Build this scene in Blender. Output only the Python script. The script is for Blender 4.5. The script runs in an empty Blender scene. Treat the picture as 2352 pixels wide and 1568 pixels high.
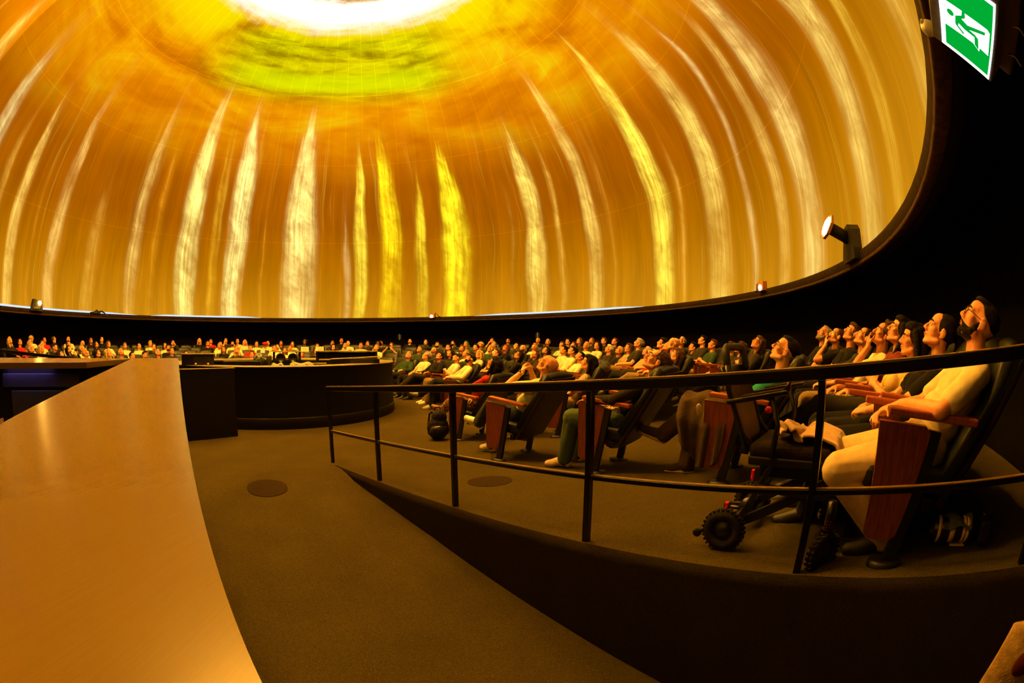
import bpy, bmesh, math, random
import numpy as np
from mathutils import Vector, Matrix, Euler, Quaternion

rnd = random.Random(7)
scene = bpy.context.scene
COL = scene.collection
PI = math.pi

# ------------------------------------------------------------------ camera
cam_data = bpy.data.cameras.new('camera')
cam_data.type = 'PANO'
cam_data.panorama_type = 'FISHEYE_EQUISOLID'
cam_data.fisheye_lens = 1058.1 / 2352 * 36.0
cam_data.fisheye_fov = math.radians(200)
cam_data.sensor_fit = 'HORIZONTAL'
cam_data.sensor_width = 36.0
cam_data.sensor_height = 24.0
cam_data.clip_start = 0.01
cam = bpy.data.objects.new('camera', cam_data)
COL.objects.link(cam)
cam.matrix_world = (Matrix.Translation((0, 0, 1.0)) @ Matrix.Rotation(PI / 2 + 0.00576, 4, 'X')
                    @ Matrix.Rotation(-0.00362, 4, 'Z'))
scene.camera = cam

# ------------------------------------------------------------------ world, exposure
world = bpy.data.worlds.new('world')
scene.world = world
world.use_nodes = True
world.node_tree.nodes['Background'].inputs[0].default_value = (0, 0, 0, 1)
world.node_tree.nodes['Background'].inputs[1].default_value = 0.0
scene.view_settings.view_transform = 'Standard'
scene.view_settings.look = 'None'
scene.view_settings.exposure = 0.0
scene.view_settings.gamma = 1.0
scene.view_settings.use_curve_mapping = False

# ------------------------------------------------------------------ the place, in metres
C0 = Vector((-5.045, 8.927))            # centre of the round hall
RD = 10.5                               # dome spring radius
SAG = 0.13936 * RD
RS = math.hypot(RD, SAG)                # sphere radius
ZR = 1.0 + 0.10819 * RD                 # spring line height
SC = Vector((C0.x, C0.y, ZR + SAG))     # sphere centre
RW = 11.35                              # outer wall
P5 = Vector((1.237, 1.503))             # handrail foot by the back row
DR = Vector((-0.697, 0.717))            # handrail direction towards the console
NR = Vector((0.717, 0.697))             # away from the ramp


def zf(r):
    return max(-0.385, -0.0795 * (9.72 - r))


def zfl(x, y):
    return zf(math.hypot(x - C0.x, y - C0.y))


RAMP = [(-4.0, -1.45), (-2.0, -1.28), (-0.2, -0.98), (0.5, -0.84), (1.26, -0.695), (1.84, -0.605), (2.59, -0.50),
        (3.27, -0.437), (4.0, -0.39), (4.6, -0.37), (5.2, -0.385)]


def zramp(s):
    return float(np.interp(s, [a for a, b in RAMP], [b for a, b in RAMP]))


def SN(s, n):
    p = P5 + DR * s + NR * n
    return p


# ------------------------------------------------------------------ object helpers
def tag(o, label=None, cat=None, group=None, kind=None):
    if label: o['label'] = label
    if cat: o['category'] = cat
    if group: o['group'] = group
    if kind: o['kind'] = kind
    return o


def empty(name, loc=(0, 0, 0), rz=0.0):
    o = bpy.data.objects.new(name, None)
    o.empty_display_size = 0.1
    COL.objects.link(o)
    o.location = loc
    o.rotation_euler = (0, 0, rz)
    return o


def obj(name, me, mat=None, parent=None, m=None):
    o = bpy.data.objects.new(name, me)
    COL.objects.link(o)
    if mat is not None:
        if len(me.materials) == 0:
            me.materials.append(mat)
        elif me.materials[0] != mat:
            o.material_slots[0].link = 'OBJECT'
            o.material_slots[0].material = mat
    if parent is not None: o.parent = parent
    if m is not None: o.matrix_local = m
    return o


def mesh_py(name, v, f, smooth=False):
    me = bpy.data.meshes.new(name)
    me.from_pydata([tuple(p) for p in v], [], [tuple(q) for q in f])
    me.update()
    if smooth:
        me.polygons.foreach_set('use_smooth', [True] * len(me.polygons))
    return me


def bm_mesh(name, bm, smooth=False):
    me = bpy.data.meshes.new(name)
    bmesh.ops.recalc_face_normals(bm, faces=bm.faces)
    bm.to_mesh(me)
    bm.free()
    if smooth:
        me.polygons.foreach_set('use_smooth', [True] * len(me.polygons))
    return me


class MB:
    """collects boxes, tubes, lathes into one mesh"""

    def __init__(s):
        s.v = []
        s.f = []
        s.sm = []

    def add(s, v, f, smooth=False, m=None):
        k = len(s.v)
        if m is not None:
            v = [m @ Vector(p) for p in v]
        s.v += [tuple(p) for p in v]
        s.f += [tuple(i + k for i in q) for q in f]
        s.sm += [smooth] * len(f)
        return s

    def box(s, c, d, bev=0.0, m=None, seg=2):
        bm = bmesh.new()
        bmesh.ops.create_cube(bm, size=1.0)
        bmesh.ops.scale(bm, vec=d, verts=bm.verts)
        if bev > 0:
            bmesh.ops.bevel(bm, geom=bm.edges[:], offset=bev, segments=seg, affect='EDGES', profile=0.5)
        bmesh.ops.translate(bm, vec=c, verts=bm.verts)
        v = [p.co.copy() for p in bm.verts]
        bm.verts.index_update()
        f = [[q.index for q in fc.verts] for fc in bm.faces]
        bm.free()
        return s.add(v, f, False, m)

    def tube(s, pts, r, seg=8, closed=False, cap=True, m=None):
        pts = [Vector(p) for p in pts]
        n = len(pts)
        rs = r if isinstance(r, (list, tuple)) else [r] * n
        v = []
        f = []
        prev = None
        for i, p in enumerate(pts):
            if closed:
                t = (pts[(i + 1) % n] - pts[i - 1])
            else:
                t = pts[min(i + 1, n - 1)] - pts[max(i - 1, 0)]
            t = t.normalized() if t.length > 1e-9 else Vector((0, 0, 1))
            if prev is None:
                a = Vector((0, 0, 1)) if abs(t.z) < 0.9 else Vector((1, 0, 0))
                u = t.cross(a).normalized()
            else:
                u = (prev - t * prev.dot(t)).normalized()
            prev = u
            w = t.cross(u)
            for k in range(seg):
                a = 2 * PI * k / seg
                v.append(p + (u * math.cos(a) + w * math.sin(a)) * rs[i])
        for i in range(n if closed else n - 1):
            for k in range(seg):
                a = i * seg + k
                b = i * seg + (k + 1) % seg
                c = ((i + 1) % n) * seg + (k + 1) % seg
                d = ((i + 1) % n) * seg + k
                f.append((a, b, c, d))
        if cap and not closed:
            f.append(tuple(range(seg))[::-1])
            f.append(tuple((n - 1) * seg + k for k in range(seg)))
        return s.add(v, f, True, m)

    def lathe(s, prof, seg=24, m=None, smooth=True, a0=0.0, a1=2 * PI):
        full = abs(a1 - a0 - 2 * PI) < 1e-6
        n = seg if full else seg + 1
        v = []
        f = []
        for i in range(n):
            a = a0 + (a1 - a0) * i / seg
            for (r, z) in prof:
                v.append((r * math.cos(a), r * math.sin(a), z))
        k = len(prof)
        for i in range(seg):
            j = (i + 1) % n
            for q in range(k - 1):
                f.append((i * k + q, j * k + q, j * k + q + 1, i * k + q + 1))
        return s.add(v, f, smooth, m)

    def prism(s, poly, z0, z1, m=None):
        n = len(poly)
        v = [(x, y, z0) for x, y in poly] + [(x, y, z1) for x, y in poly]
        f = [tuple(range(n))[::-1], tuple(range(n, 2 * n))]
        for i in range(n):
            j = (i + 1) % n
            f.append((i, j, n + j, n + i))
        return s.add(v, f, False, m)

    def sweep(s, path, prof_fn, closed_prof=False, smooth=False):
        rows = [prof_fn(p) for p in path]
        k = len(rows[0])
        v = [q for r in rows for q in r]
        f = []
        for i in range(len(rows) - 1):
            for q in range(k if closed_prof else k - 1):
                a = i * k + q
                b = i * k + (q + 1) % k
                f.append((a, b, b + k, a + k))
        if closed_prof:
            f.append(tuple(range(k))[::-1])
            f.append(tuple((len(rows) - 1) * k + q for q in range(k)))
        return s.add(v, f, smooth)

    def mesh(s, name):
        me = bpy.data.meshes.new(name)
        me.from_pydata(s.v, [], s.f)
        me.polygons.foreach_set('use_smooth', s.sm)
        bm = bmesh.new()
        bm.from_mesh(me)
        bmesh.ops.recalc_face_normals(bm, faces=bm.faces)
        bm.to_mesh(me)
        bm.free()
        me.update()
        return me

    def build(s, name, mat, parent=None, m=None):
        return obj(name, s.mesh(name), mat, parent, m)


# ------------------------------------------------------------------ materials
MATS = {}


def lin(r, g, b):
    f = lambda c: (c / 12.92 if c <= 0.04045 else ((c + 0.055) / 1.055) ** 2.4)
    return (f(r / 255), f(g / 255), f(b / 255))


def N(nt, kind, **kw):
    n = nt.nodes.new(kind)
    for k, v in kw.items():
        setattr(n, k, v)
    return n


def mat(name, col, rough=0.8, spec=0.3, var=0.15, scale=30.0, bump=0.0, bscale=None, metal=0.0, emit=None, es=1.0,
        coat=0.0, stretch=None, trans=0.0, sheen=0.0):
    if name in MATS: return MATS[name]
    m = bpy.data.materials.new(name)
    m.use_nodes = True
    nt = m.node_tree
    b = nt.nodes['Principled BSDF']
    b.inputs['Roughness'].default_value = rough
    b.inputs['Specular IOR Level'].default_value = spec
    b.inputs['Metallic'].default_value = metal
    b.inputs['Coat Weight'].default_value = coat
    b.inputs['Transmission Weight'].default_value = trans
    b.inputs['Sheen Weight'].default_value = sheen
    tc = N(nt, 'ShaderNodeTexCoord')
    vec = tc.outputs['Object']
    if stretch:
        mp = N(nt, 'ShaderNodeMapping')
        mp.inputs['Scale'].default_value = stretch
        nt.links.new(vec, mp.inputs['Vector'])
        vec = mp.outputs['Vector']
    if var > 0:
        no = N(nt, 'ShaderNodeTexNoise')
        no.inputs['Scale'].default_value = scale
        no.inputs['Detail'].default_value = 4.0
        nt.links.new(vec, no.inputs['Vector'])
        rp = N(nt, 'ShaderNodeValToRGB')
        rp.color_ramp.elements[0].position = 0.3
        rp.color_ramp.elements[1].position = 0.7
        rp.color_ramp.elements[0].color = (*[max(0, c * (1 - var)) for c in col], 1)
        rp.color_ramp.elements[1].color = (*[min(1, c * (1 + var)) for c in col], 1)
        nt.links.new(no.outputs['Fac'], rp.inputs['Fac'])
        nt.links.new(rp.outputs['Color'], b.inputs['Base Color'])
    else:
        b.inputs['Base Color'].default_value = (*col, 1)
    if bump > 0:
        nb = N(nt, 'ShaderNodeTexNoise')
        nb.inputs['Scale'].default_value = bscale or scale
        nb.inputs['Detail'].default_value = 3.0
        nt.links.new(vec, nb.inputs['Vector'])
        bp = N(nt, 'ShaderNodeBump')
        bp.inputs['Strength'].default_value = bump
        bp.inputs['Distance'].default_value = 0.02
        nt.links.new(nb.outputs['Fac'], bp.inputs['Height'])
        nt.links.new(bp.outputs['Normal'], b.inputs['Normal'])
    if emit:
        b.inputs['Emission Color'].default_value = (*emit, 1)
        b.inputs['Emission Strength'].default_value = es
    MATS[name] = m
    return m


def wood_mat(name, c1, c2, rough=0.35):
    if name in MATS: return MATS[name]
    m = bpy.data.materials.new(name)
    m.use_nodes = True
    nt = m.node_tree
    b = nt.nodes['Principled BSDF']
    b.inputs['Roughness'].default_value = rough
    b.inputs['Specular IOR Level'].default_value = 0.35
    tc = N(nt, 'ShaderNodeTexCoord')
    mp = N(nt, 'ShaderNodeMapping')
    mp.inputs['Scale'].default_value = (26, 26, 2.2)
    nt.links.new(tc.outputs['Object'], mp.inputs['Vector'])
    no = N(nt, 'ShaderNodeTexNoise')
    no.inputs['Scale'].default_value = 4.0
    no.inputs['Detail'].default_value = 6.0
    no.inputs['Distortion'].default_value = 0.6
    nt.links.new(mp.outputs['Vector'], no.inputs['Vector'])
    rp = N(nt, 'ShaderNodeValToRGB')
    rp.color_ramp.elements[0].position = 0.35
    rp.color_ramp.elements[1].position = 0.65
    rp.color_ramp.elements[0].color = (*c1, 1)
    rp.color_ramp.elements[1].color = (*c2, 1)
    nt.links.new(no.outputs['Fac'], rp.inputs['Fac'])
    nt.links.new(rp.outputs['Color'], b.inputs['Base Color'])
    MATS[name] = m
    return m


def emis(name, col, s=1.0):
    if name in MATS: return MATS[name]
    m = bpy.data.materials.new(name)
    m.use_nodes = True
    nt = m.node_tree
    nt.nodes.clear()
    e = N(nt, 'ShaderNodeEmission')
    e.inputs[0].default_value = (*col, 1)
    e.inputs[1].default_value = s
    o = N(nt, 'ShaderNodeOutputMaterial')
    nt.links.new(e.outputs[0], o.inputs[0])
    MATS[name] = m
    return m


# ------------------------------------------------------------------ the projected picture on the dome
class G:
    """tiny node-graph writer"""

    def __init__(s, nt):
        s.nt = nt

    def m(s, op, a, b=None, c=None, clamp=False):
        n = N(s.nt, 'ShaderNodeMath', operation=op)
        n.use_clamp = clamp
        for i, x in enumerate((a, b, c)):
            if x is None: continue
            if isinstance(x, (int, float)):
                n.inputs[i].default_value = x
            else:
                s.nt.links.new(x, n.inputs[i])
        return n.outputs[0]

    def mix(s, fac, a, b, blend='MIX'):
        n = N(s.nt, 'ShaderNodeMix', data_type='RGBA', blend_type=blend)
        n.clamp_factor = True
        for sock, x in ((n.inputs[0], fac), (n.inputs[6], a), (n.inputs[7], b)):
            if isinstance(x, (int, float)):
                sock.default_value = x
            elif isinstance(x, tuple):
                sock.default_value = (*x, 1)
            else:
                s.nt.links.new(x, sock)
        return n.outputs[2]

    def ramp(s, fac, stops, interp='LINEAR'):
        n = N(s.nt, 'ShaderNodeValToRGB')
        cr = n.color_ramp
        cr.interpolation = interp
        stops = sorted(stops, key=lambda q: q[0])
        while len(cr.elements) < len(stops): cr.elements.new(0.5)
        for e, (p, c) in zip(cr.elements, stops): e.position = p
        for e, (p, c) in zip(cr.elements, stops): e.color = c if len(c) == 4 else (*c, 1)
        s.nt.links.new(fac, n.inputs[0])
        return n

    def vec(s, x, y, z=0.0):
        n = N(s.nt, 'ShaderNodeCombineXYZ')
        for i, q in enumerate((x, y, z)):
            if isinstance(q, (int, float)):
                n.inputs[i].default_value = q
            else:
                s.nt.links.new(q, n.inputs[i])
        return n.outputs[0]

    def noise(s, v, scale=1.0, detail=3.0, rough=0.5, dist=0.0):
        n = N(s.nt, 'ShaderNodeTexNoise')
        n.inputs['Scale'].default_value = scale
        n.inputs['Detail'].default_value = detail
        n.inputs['Roughness'].default_value = rough
        n.inputs['Distortion'].default_value = dist
        s.nt.links.new(v, n.inputs['Vector'])
        return n.outputs['Fac']

    def smooth(s, x, a, b, lo=0.0, hi=1.0):
        n = N(s.nt, 'ShaderNodeMapRange', interpolation_type='SMOOTHSTEP')
        s.nt.links.new(x, n.inputs[0])
        for i, q in zip((1, 2, 3, 4), (a, b, lo, hi)):
            if isinstance(q, (int, float)):
                n.inputs[i].default_value = q
            else:
                s.nt.links.new(q, n.inputs[i])
        return n.outputs[0]


HOT = (124.0, 54.0, 4.8)              # the blown-out ring at the zenith lights the hall

# feathers of light: (bearing deg, half width deg, tip polar angle deg, sRGB, strength)
FEATHERS = [
    (-176, 6, 50, (230, 190, 90), .7), (-160, 5, 48, (240, 200, 90), .8), (-146, 6, 52, (220, 170, 70), .7),
    (-132, 4, 46, (240, 200, 80), .8), (-117, 3.4, 46, (238, 212, 130), .8), (-110, 2.0, 50, (225, 170, 60), .6),
    (-103.5, 2.4, 52, (250, 205, 90), .85), (-97, 1.2, 62, (235, 150, 30), .5), (-90.5, 3.0, 44, (240, 190, 90), .75),
    (-79.5, 3.4, 58, (222, 172, 62), .55), (-68.5, 2.6, 42, (248, 205, 100), .8), (-63, 2.0, 44, (235, 160, 30), .5),
    (-53.8, 4.0, 40, (255, 232, 120), 1.0), (-47, 1.8, 42, (250, 190, 40), .7), (-41.5, 4.2, 46, (255, 232, 130), 1.12),
    (-34, 1.2, 58, (235, 165, 40), .5), (-24.2, 6.2, 47, (255, 224, 120), 1.12), (-12.4, .8, 60, (240, 200, 120), .7),
    (-8.6, 3.6, 47, (255, 225, 60), 1.0), (-1.8, 5.2, 49, (252, 214, 20), 1.05), (7.2, 3.0, 57, (245, 215, 40), .9),
    (14.6, 6.0, 55, (255, 228, 30), 1.1), (30, 1.0, 50, (235, 180, 60), .5), (35.2, 3.4, 52, (255, 222, 95), 1.0),
    (41, .9, 46, (240, 190, 70), .6), (48.6, 2.8, 38, (245, 205, 90), .85), (53, 1.6, 40, (225, 160, 50), .5),
    (61.5, 1.0, 44, (250, 210, 60), .8), (66.4, 4.8, 42, (255, 224, 70), 1.05), (72, 1.2, 60, (240, 180, 60), .6),
    (80.4, 4.2, 42, (245, 208, 90), .85), (88.5, 1.3, 44, (240, 205, 120), .75), (96.5, 2.2, 45, (235, 195, 90), .7),
    (102.8, 4.6, 45, (240, 205, 110), .85), (119, 4.8, 48, (245, 208, 100), .85), (126, 2.6, 50, (240, 195, 60), .75),
    (137, 4, 48, (235, 190, 80), .75), (152, 6, 46, (245, 205, 90), .8), (167, 4, 50, (235, 185, 70), .7),
]


def dome_material(name, gain=1.0):
    m = bpy.data.materials.new(name)
    m.use_nodes = True
    nt = m.node_tree
    nt.nodes.clear()
    g = G(nt)
    geo = N(nt, 'ShaderNodeNewGeometry')
    sub = N(nt, 'ShaderNodeVectorMath', operation='SUBTRACT')
    sub.inputs[1].default_value = SC
    nt.links.new(geo.outputs['Position'], sub.inputs[0])
    sep = N(nt, 'ShaderNodeSeparateXYZ')
    nt.links.new(sub.outputs[0], sep.inputs[0])
    px, py, pz = sep.outputs
    th = g.m('MULTIPLY', g.m('ARCCOSINE', g.m('DIVIDE', pz, RS)), 180 / PI)
    ph = g.m('MULTIPLY', g.m('ARCTAN2', px, py), 180 / PI)
    nx = g.m('DIVIDE', px, RS)
    ny = g.m('DIVIDE', py, RS)
    # gentle sway of the feathers
    swn = g.noise(g.vec(g.m('MULTIPLY', ph, 0.05), g.m('MULTIPLY', th, 0.035)), 1.0, 2.0)
    sway = g.m('MULTIPLY', g.m('SUBTRACT', swn, 0.5), 5.0)
    up = g.m('SUBTRACT', 78.0, th)
    bend = g.m('MULTIPLY', g.m('MAXIMUM', up, 0.0), 0.10)
    rightish = g.smooth(ph, -32, 0)
    phw = g.m('ADD', g.m('ADD', ph, sway), g.m('MULTIPLY', bend, rightish))
    # fine filaments following the meridians
    f1 = g.noise(g.vec(g.m('MULTIPLY', phw, 1.5), g.m('MULTIPLY', th, 0.05)), 1.0, 3.0, 0.6)
    f2 = g.noise(g.vec(g.m('MULTIPLY', phw, 0.35), g.m('MULTIPLY', th, 0.05), 3.7), 1.0, 3.0, 0.55)
    # cross barbs, like the barbs of a feather
    barb = g.noise(g.vec(g.m('ADD', g.m('MULTIPLY', phw, 0.22), g.m('MULTIPLY', th, 0.10)),
                         g.m('SUBTRACT', g.m('MULTIPLY', th, 0.28), g.m('MULTIPLY', phw, 0.30)), 1.3), 1.0, 5.0, 0.65, 0.4)
    # feather colour and strength from the bearing: two interleaved ramps (left and right half)
    x01 = g.m('ADD', g.m('DIVIDE', phw, 360.0), 0.5)
    fsort = sorted(FEATHERS, key=lambda q: q[0])
    chunks = [fsort[i:i + 10] for i in range(0, len(fsort), 10)]
    cols = []
    for gr in chunks:
        st = []
        for (p, w, tip, c, k) in gr:
            cl = tuple(q * k for q in lin(*c))
            p0 = (p + 180) / 360
            st += [(p0 - w / 360, (0, 0, 0, tip / 100)), (p0 - w * 0.10 / 360, (*cl, tip / 100)), (p0 + w / 360, (0, 0, 0, tip / 100))]
        cols.append(g.ramp(x01, st, 'EASE'))
    colsum = cols[0].outputs[0]
    tip = cols[0].outputs[1]
    for i, c in enumerate(cols[1:]):
        colsum = g.mix(1.0, colsum, c.outputs[0], 'ADD')
        b = (chunks[i][-1][0] + chunks[i + 1][0][0]) / 2
        sel = g.m('GREATER_THAN', phw, b)
        n = N(nt, 'ShaderNodeMix', data_type='FLOAT')
        nt.links.new(sel, n.inputs[0])
        nt.links.new(tip, n.inputs[2])
        nt.links.new(c.outputs[1], n.inputs[3])
        tip = n.outputs[0]
    tipd = g.m('MULTIPLY', tip, 100.0)
    over = g.m('SUBTRACT', th, tipd)
    grow = g.m('POWER', g.smooth(over, -2.0, 26.0), 0.75)
    # ramp value 0..1 across each feather; the feather opens out from a pointed tip
    rsep = N(nt, 'ShaderNodeSeparateColor')
    nt.links.new(colsum, rsep.inputs[0])
    prof = g.m('MULTIPLY', rsep.outputs[0], g.m('ADD', 0.82, g.m('MULTIPLY', f1, 0.36)))
    lo = g.m('SUBTRACT', 1.10, g.m('MULTIPLY', grow, 1.06))
    body = g.m('ADD', g.m('MULTIPLY', g.smooth(prof, lo, g.m('ADD', lo, 0.42)), 0.78), g.m('MULTIPLY', g.m('MULTIPLY', prof, grow), 0.22))
    patch = g.noise(g.vec(g.m('MULTIPLY', phw, 0.11), g.m('MULTIPLY', th, 0.085), 5.1), 1.0, 3.0, 0.6, 0.5)
    fil = g.m('ADD', 0.52, g.m('MULTIPLY', g.smooth(f1, 0.32, 0.62), 0.55))
    brb = g.m('ADD', 0.55, g.m('MULTIPLY', g.smooth(barb, 0.32, 0.62), 0.55))
    glow = g.m('ADD', 0.48, g.m('MULTIPLY', g.smooth(patch, 0.30, 0.66), 0.72))
    fade = g.smooth(th, 76, 98, 1.0, 0.74)
    amt = g.m('MULTIPLY', g.m('MULTIPLY', body, fade), g.m('MULTIPLY', g.m('MULTIPLY', fil, brb), glow))
    # background gold by polar angle
    d = lambda deg: deg / 100.0
    base = g.ramp(g.m('DIVIDE', th, 100.0), [
        (d(0), lin(236, 150, 20)), (d(14), lin(225, 140, 15)), (d(19), lin(190, 112, 30)), (d(30), lin(240, 165, 4)),
        (d(40), lin(224, 138, 2)), (d(48), lin(220, 122, 0)), (d(57), lin(208, 112, 0)), (d(66), lin(180, 94, 0)),
        (d(76), lin(172, 92, 0)), (d(86), lin(186, 112, 0)), (d(98), lin(210, 140, 16))]).outputs[0]
    stre = g.m('ADD', 0.84, g.m('MULTIPLY', g.smooth(f2, 0.25, 0.75), 0.26))
    base = g.mix(1.0, base, g.vec(stre, stre, stre), 'MULTIPLY')
    # thin faint rays everywhere
    ray = g.m('MULTIPLY', g.smooth(g.noise(g.vec(g.m('MULTIPLY', phw, 0.55), g.m('MULTIPLY', th, 0.012), 9.0), 1.0, 4.0, 0.7), 0.56, 0.74), g.smooth(th, 45, 62))
    base = g.mix(g.m('MULTIPLY', ray, 0.42), base, lin(244, 196, 62))
    # cloudy swirl in the upper dome
    swv = g.vec(g.m('MULTIPLY', ph, 0.036), g.m('MULTIPLY', th, 0.11), 2.0)
    sw = g.noise(swv, 1.0, 5.0, 0.56, 0.5)
    swf = g.noise(g.vec(g.m('MULTIPLY', ph, 0.055), g.m('MULTIPLY', th, 0.40), 7.0), 1.0, 5.0, 0.62, 0.35)
    upper = g.m('MULTIPLY', g.smooth(th, 68, 44), g.smooth(th, 15, 30))
    cloud = g.ramp(sw, [(0.30, lin(200, 104, 0)), (0.44, lin(238, 140, 0)), (0.55, lin(255, 172, 2)), (0.68, lin(255, 214, 10))]).outputs[0]
    base = g.mix(g.m('MULTIPLY', upper, 0.85), base, cloud)
    # yellow glow just outside the white ring
    yl = g.m('MULTIPLY', g.smooth(th, 43, 29), g.smooth(th, 17, 25))
    ymix = g.m('MULTIPLY', yl, g.smooth(sw, 0.28, 0.58))
    base = g.mix(ymix, base, lin(255, 226, 0))
    # green band
    gb = g.m('MULTIPLY', g.smooth(th, 27.0, 31), g.smooth(th, 48, 41))
    gb = g.m('MULTIPLY', gb, g.m('MULTIPLY', g.smooth(ph, -78, -50), g.smooth(ph, 34, 12)))
    gcol = g.ramp(swf, [(0.32, lin(132, 112, 0)), (0.46, lin(186, 176, 0)), (0.56, lin(222, 214, 0)), (0.70, lin(244, 240, 6))]).outputs[0]
    base = g.mix(g.m('MULTIPLY', gb, 0.82), base, gcol)
    bright = g.m('MULTIPLY', g.smooth(th, 36.5, 39.8), g.smooth(th, 44.0, 41.0))
    bright = g.m('MULTIPLY', bright, g.m('MULTIPLY', g.smooth(ph, -66, -40), g.smooth(ph, 24, 4)))
    base = g.mix(g.m('MULTIPLY', bright, 0.72), base, lin(226, 236, 0))
    # the white-hot ring round the zenith
    jit = g.m('MULTIPLY', g.m('SUBTRACT', swf, 0.5), 7.0)
    tj = g.m('ADD', th, jit)
    ring = g.m('MULTIPLY', g.smooth(tj, 18.4, 20.4), g.smooth(tj, 29.0, 24.4))
    base = g.mix(ring, base, (1.25, 1.12, 0.90))
    hot = g.m('POWER', g.m('MULTIPLY', g.smooth(th, 19.6, 21.4), g.smooth(th, 25.4, 23.6)), 2.0)
    base = g.mix(hot, base, HOT)
    # feathers on top
    fcol = g.mix(1.0, colsum, g.vec(amt, amt, amt), 'MULTIPLY')
    fcol = g.mix(1.0, fcol, (1.5, 1.5, 1.5), 'MULTIPLY')
    keep = g.m('SUBTRACT', 1.0, g.m('MINIMUM', g.m('MULTIPLY', amt, g.m('MULTIPLY', rsep.outputs[0], 1.15)), 0.92))
    soft = g.mix(1.0, base, g.vec(keep, keep, keep), 'MULTIPLY')
    out = g.mix(1.0, soft, fcol, 'ADD')
    e = N(nt, 'ShaderNodeEmission')
    nt.links.new(out, e.inputs[0])
    e.inputs[1].default_value = gain
    o = N(nt, 'ShaderNodeOutputMaterial')
    nt.links.new(e.outputs[0], o.inputs[0])
    m.cycles.emission_sampling = 'NONE'
    return m


M_DOME = dome_material('projected_gold', 1.0)
M_SEAM = dome_material('projected_gold_seam', 1.45)

# ------------------------------------------------------------------ dome
TH0 = math.acos(-SAG / RS)              # polar angle of the spring line


def dome_pt(ph, th, r=RS):
    return (SC.x + r * math.sin(th) * math.sin(ph), SC.y + r * math.sin(th) * math.cos(ph), SC.z + r * math.cos(th))


def build_dome():
    nph, nth = 120, 34
    v = []
    f = []
    for i in range(nph):
        for j in range(nth + 1):
            v.append(dome_pt(2 * PI * i / nph, 0.02 + (TH0 - 0.02) * j / nth, RS + 0.03))
    for i in range(nph):
        k = (i + 1) % nph
        for j in range(nth):
            f.append((i * (nth + 1) + j, i * (nth + 1) + j + 1, k * (nth + 1) + j + 1, k * (nth + 1) + j))
    f.append(tuple(i * (nth + 1) for i in range(nph)))
    o = obj('ceiling', mesh_py('ceiling', v, f, True), M_SEAM)
    tag(o, 'huge dome screen over the hall, glowing with streaks of gold and yellow light', 'dome', kind='structure')
    o['label'] = 'huge dome screen over the hall, glowing with streaks of gold and yellow light'
    # the screen panels that are in view
    lats = [math.radians(a) for a in (16, 43.6, 60.7, 79.7)] + [TH0]
    step = math.radians(5.0)
    gap = 0.006
    for li in range(4):
        a, b = lats[li], lats[li + 1]
        n = max(4, int((b - a) / math.radians(3)))
        for k in range(-26, 31):
            p0 = k * step + math.radians(1.0)
            p1 = p0 + step
            v = []
            for i in range(4):
                for j in range(n + 1):
                    th = a + (gap / RS if li else 0) + (b - a - (2 * gap / RS if li < 3 else gap / RS)) * j / n
                    gp = gap / (RS * max(0.2, math.sin(th)))
                    v.append(dome_pt(p0 + gp + (p1 - p0 - 2 * gp) * i / 3, th))
            f = []
            for i in range(3):
                for j in range(n):
                    f.append((i * (n + 1) + j, i * (n + 1) + j + 1, (i + 1) * (n + 1) + j + 1, (i + 1) * (n + 1) + j))
            obj('dome_panel', mesh_py('dome_panel', v, f, True), M_DOME, o)
    return o


dome = build_dome()

# ------------------------------------------------------------------ shared materials
M_BLACK = mat('black_paint', (0.004, 0.004, 0.003), 0.55, 0.25, 0.3)
M_WALL = mat('black_wall', (0.0035, 0.003, 0.002), 0.95, 0.05, 0.4, 6)
M_RIM = mat('dark_brown_rim', (0.022, 0.013, 0.005), 0.85, 0.12, 0.5, 14)
M_RIM2 = mat('rim_edge', (0.055, 0.030, 0.009), 0.8, 0.15, 0.5, 20)
M_CARPET = None


def carpet(name, col):
    m = bpy.data.materials.new(name)
    m.use_nodes = True
    nt = m.node_tree
    b = nt.nodes['Principled BSDF']
    b.inputs['Roughness'].default_value = 1.0
    b.inputs['Specular IOR Level'].default_value = 0.02
    g = G(nt)
    geo = N(nt, 'ShaderNodeNewGeometry')
    n1 = g.noise(geo.outputs['Position'], 260.0, 2.0, 0.7)
    n2 = g.noise(geo.outputs['Position'], 2.2, 3.0, 0.5)
    n3 = g.noise(geo.outputs['Position'], 60.0, 3.0, 0.7)
    r1 = g.ramp(n1, [(0.30, tuple(c * 0.35 for c in col)), (0.52, col), (0.72, tuple(min(1, c * 2.0) for c in col))]).outputs[0]
    k = g.m('ADD', 0.72, g.m('MULTIPLY', n2, 0.5))
    k = g.m('MULTIPLY', k, g.m('ADD', 0.7, g.m('MULTIPLY', n3, 0.6)))
    c = g.mix(1.0, r1, g.vec(k, k, k), 'MULTIPLY')
    nt.links.new(c, b.inputs['Base Color'])
    bp = N(nt, 'ShaderNodeBump')
    bp.inputs['Strength'].default_value = 0.6
    bp.inputs['Distance'].default_value = 0.01
    nt.links.new(n1, bp.inputs['Height'])
    nt.links.new(bp.outputs['Normal'], b.inputs['Normal'])
    return m


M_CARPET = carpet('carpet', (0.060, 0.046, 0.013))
M_SHADED_FLANK = carpet('shaded_flank_carpet', (0.017, 0.012, 0.005))  # same carpet as the floor, the flank's shade painted into its colour
M_DISC = carpet('floor_lid_carpet', (0.034, 0.023, 0.010))

# ------------------------------------------------------------------ floor, ramp, walls, rim


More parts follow.
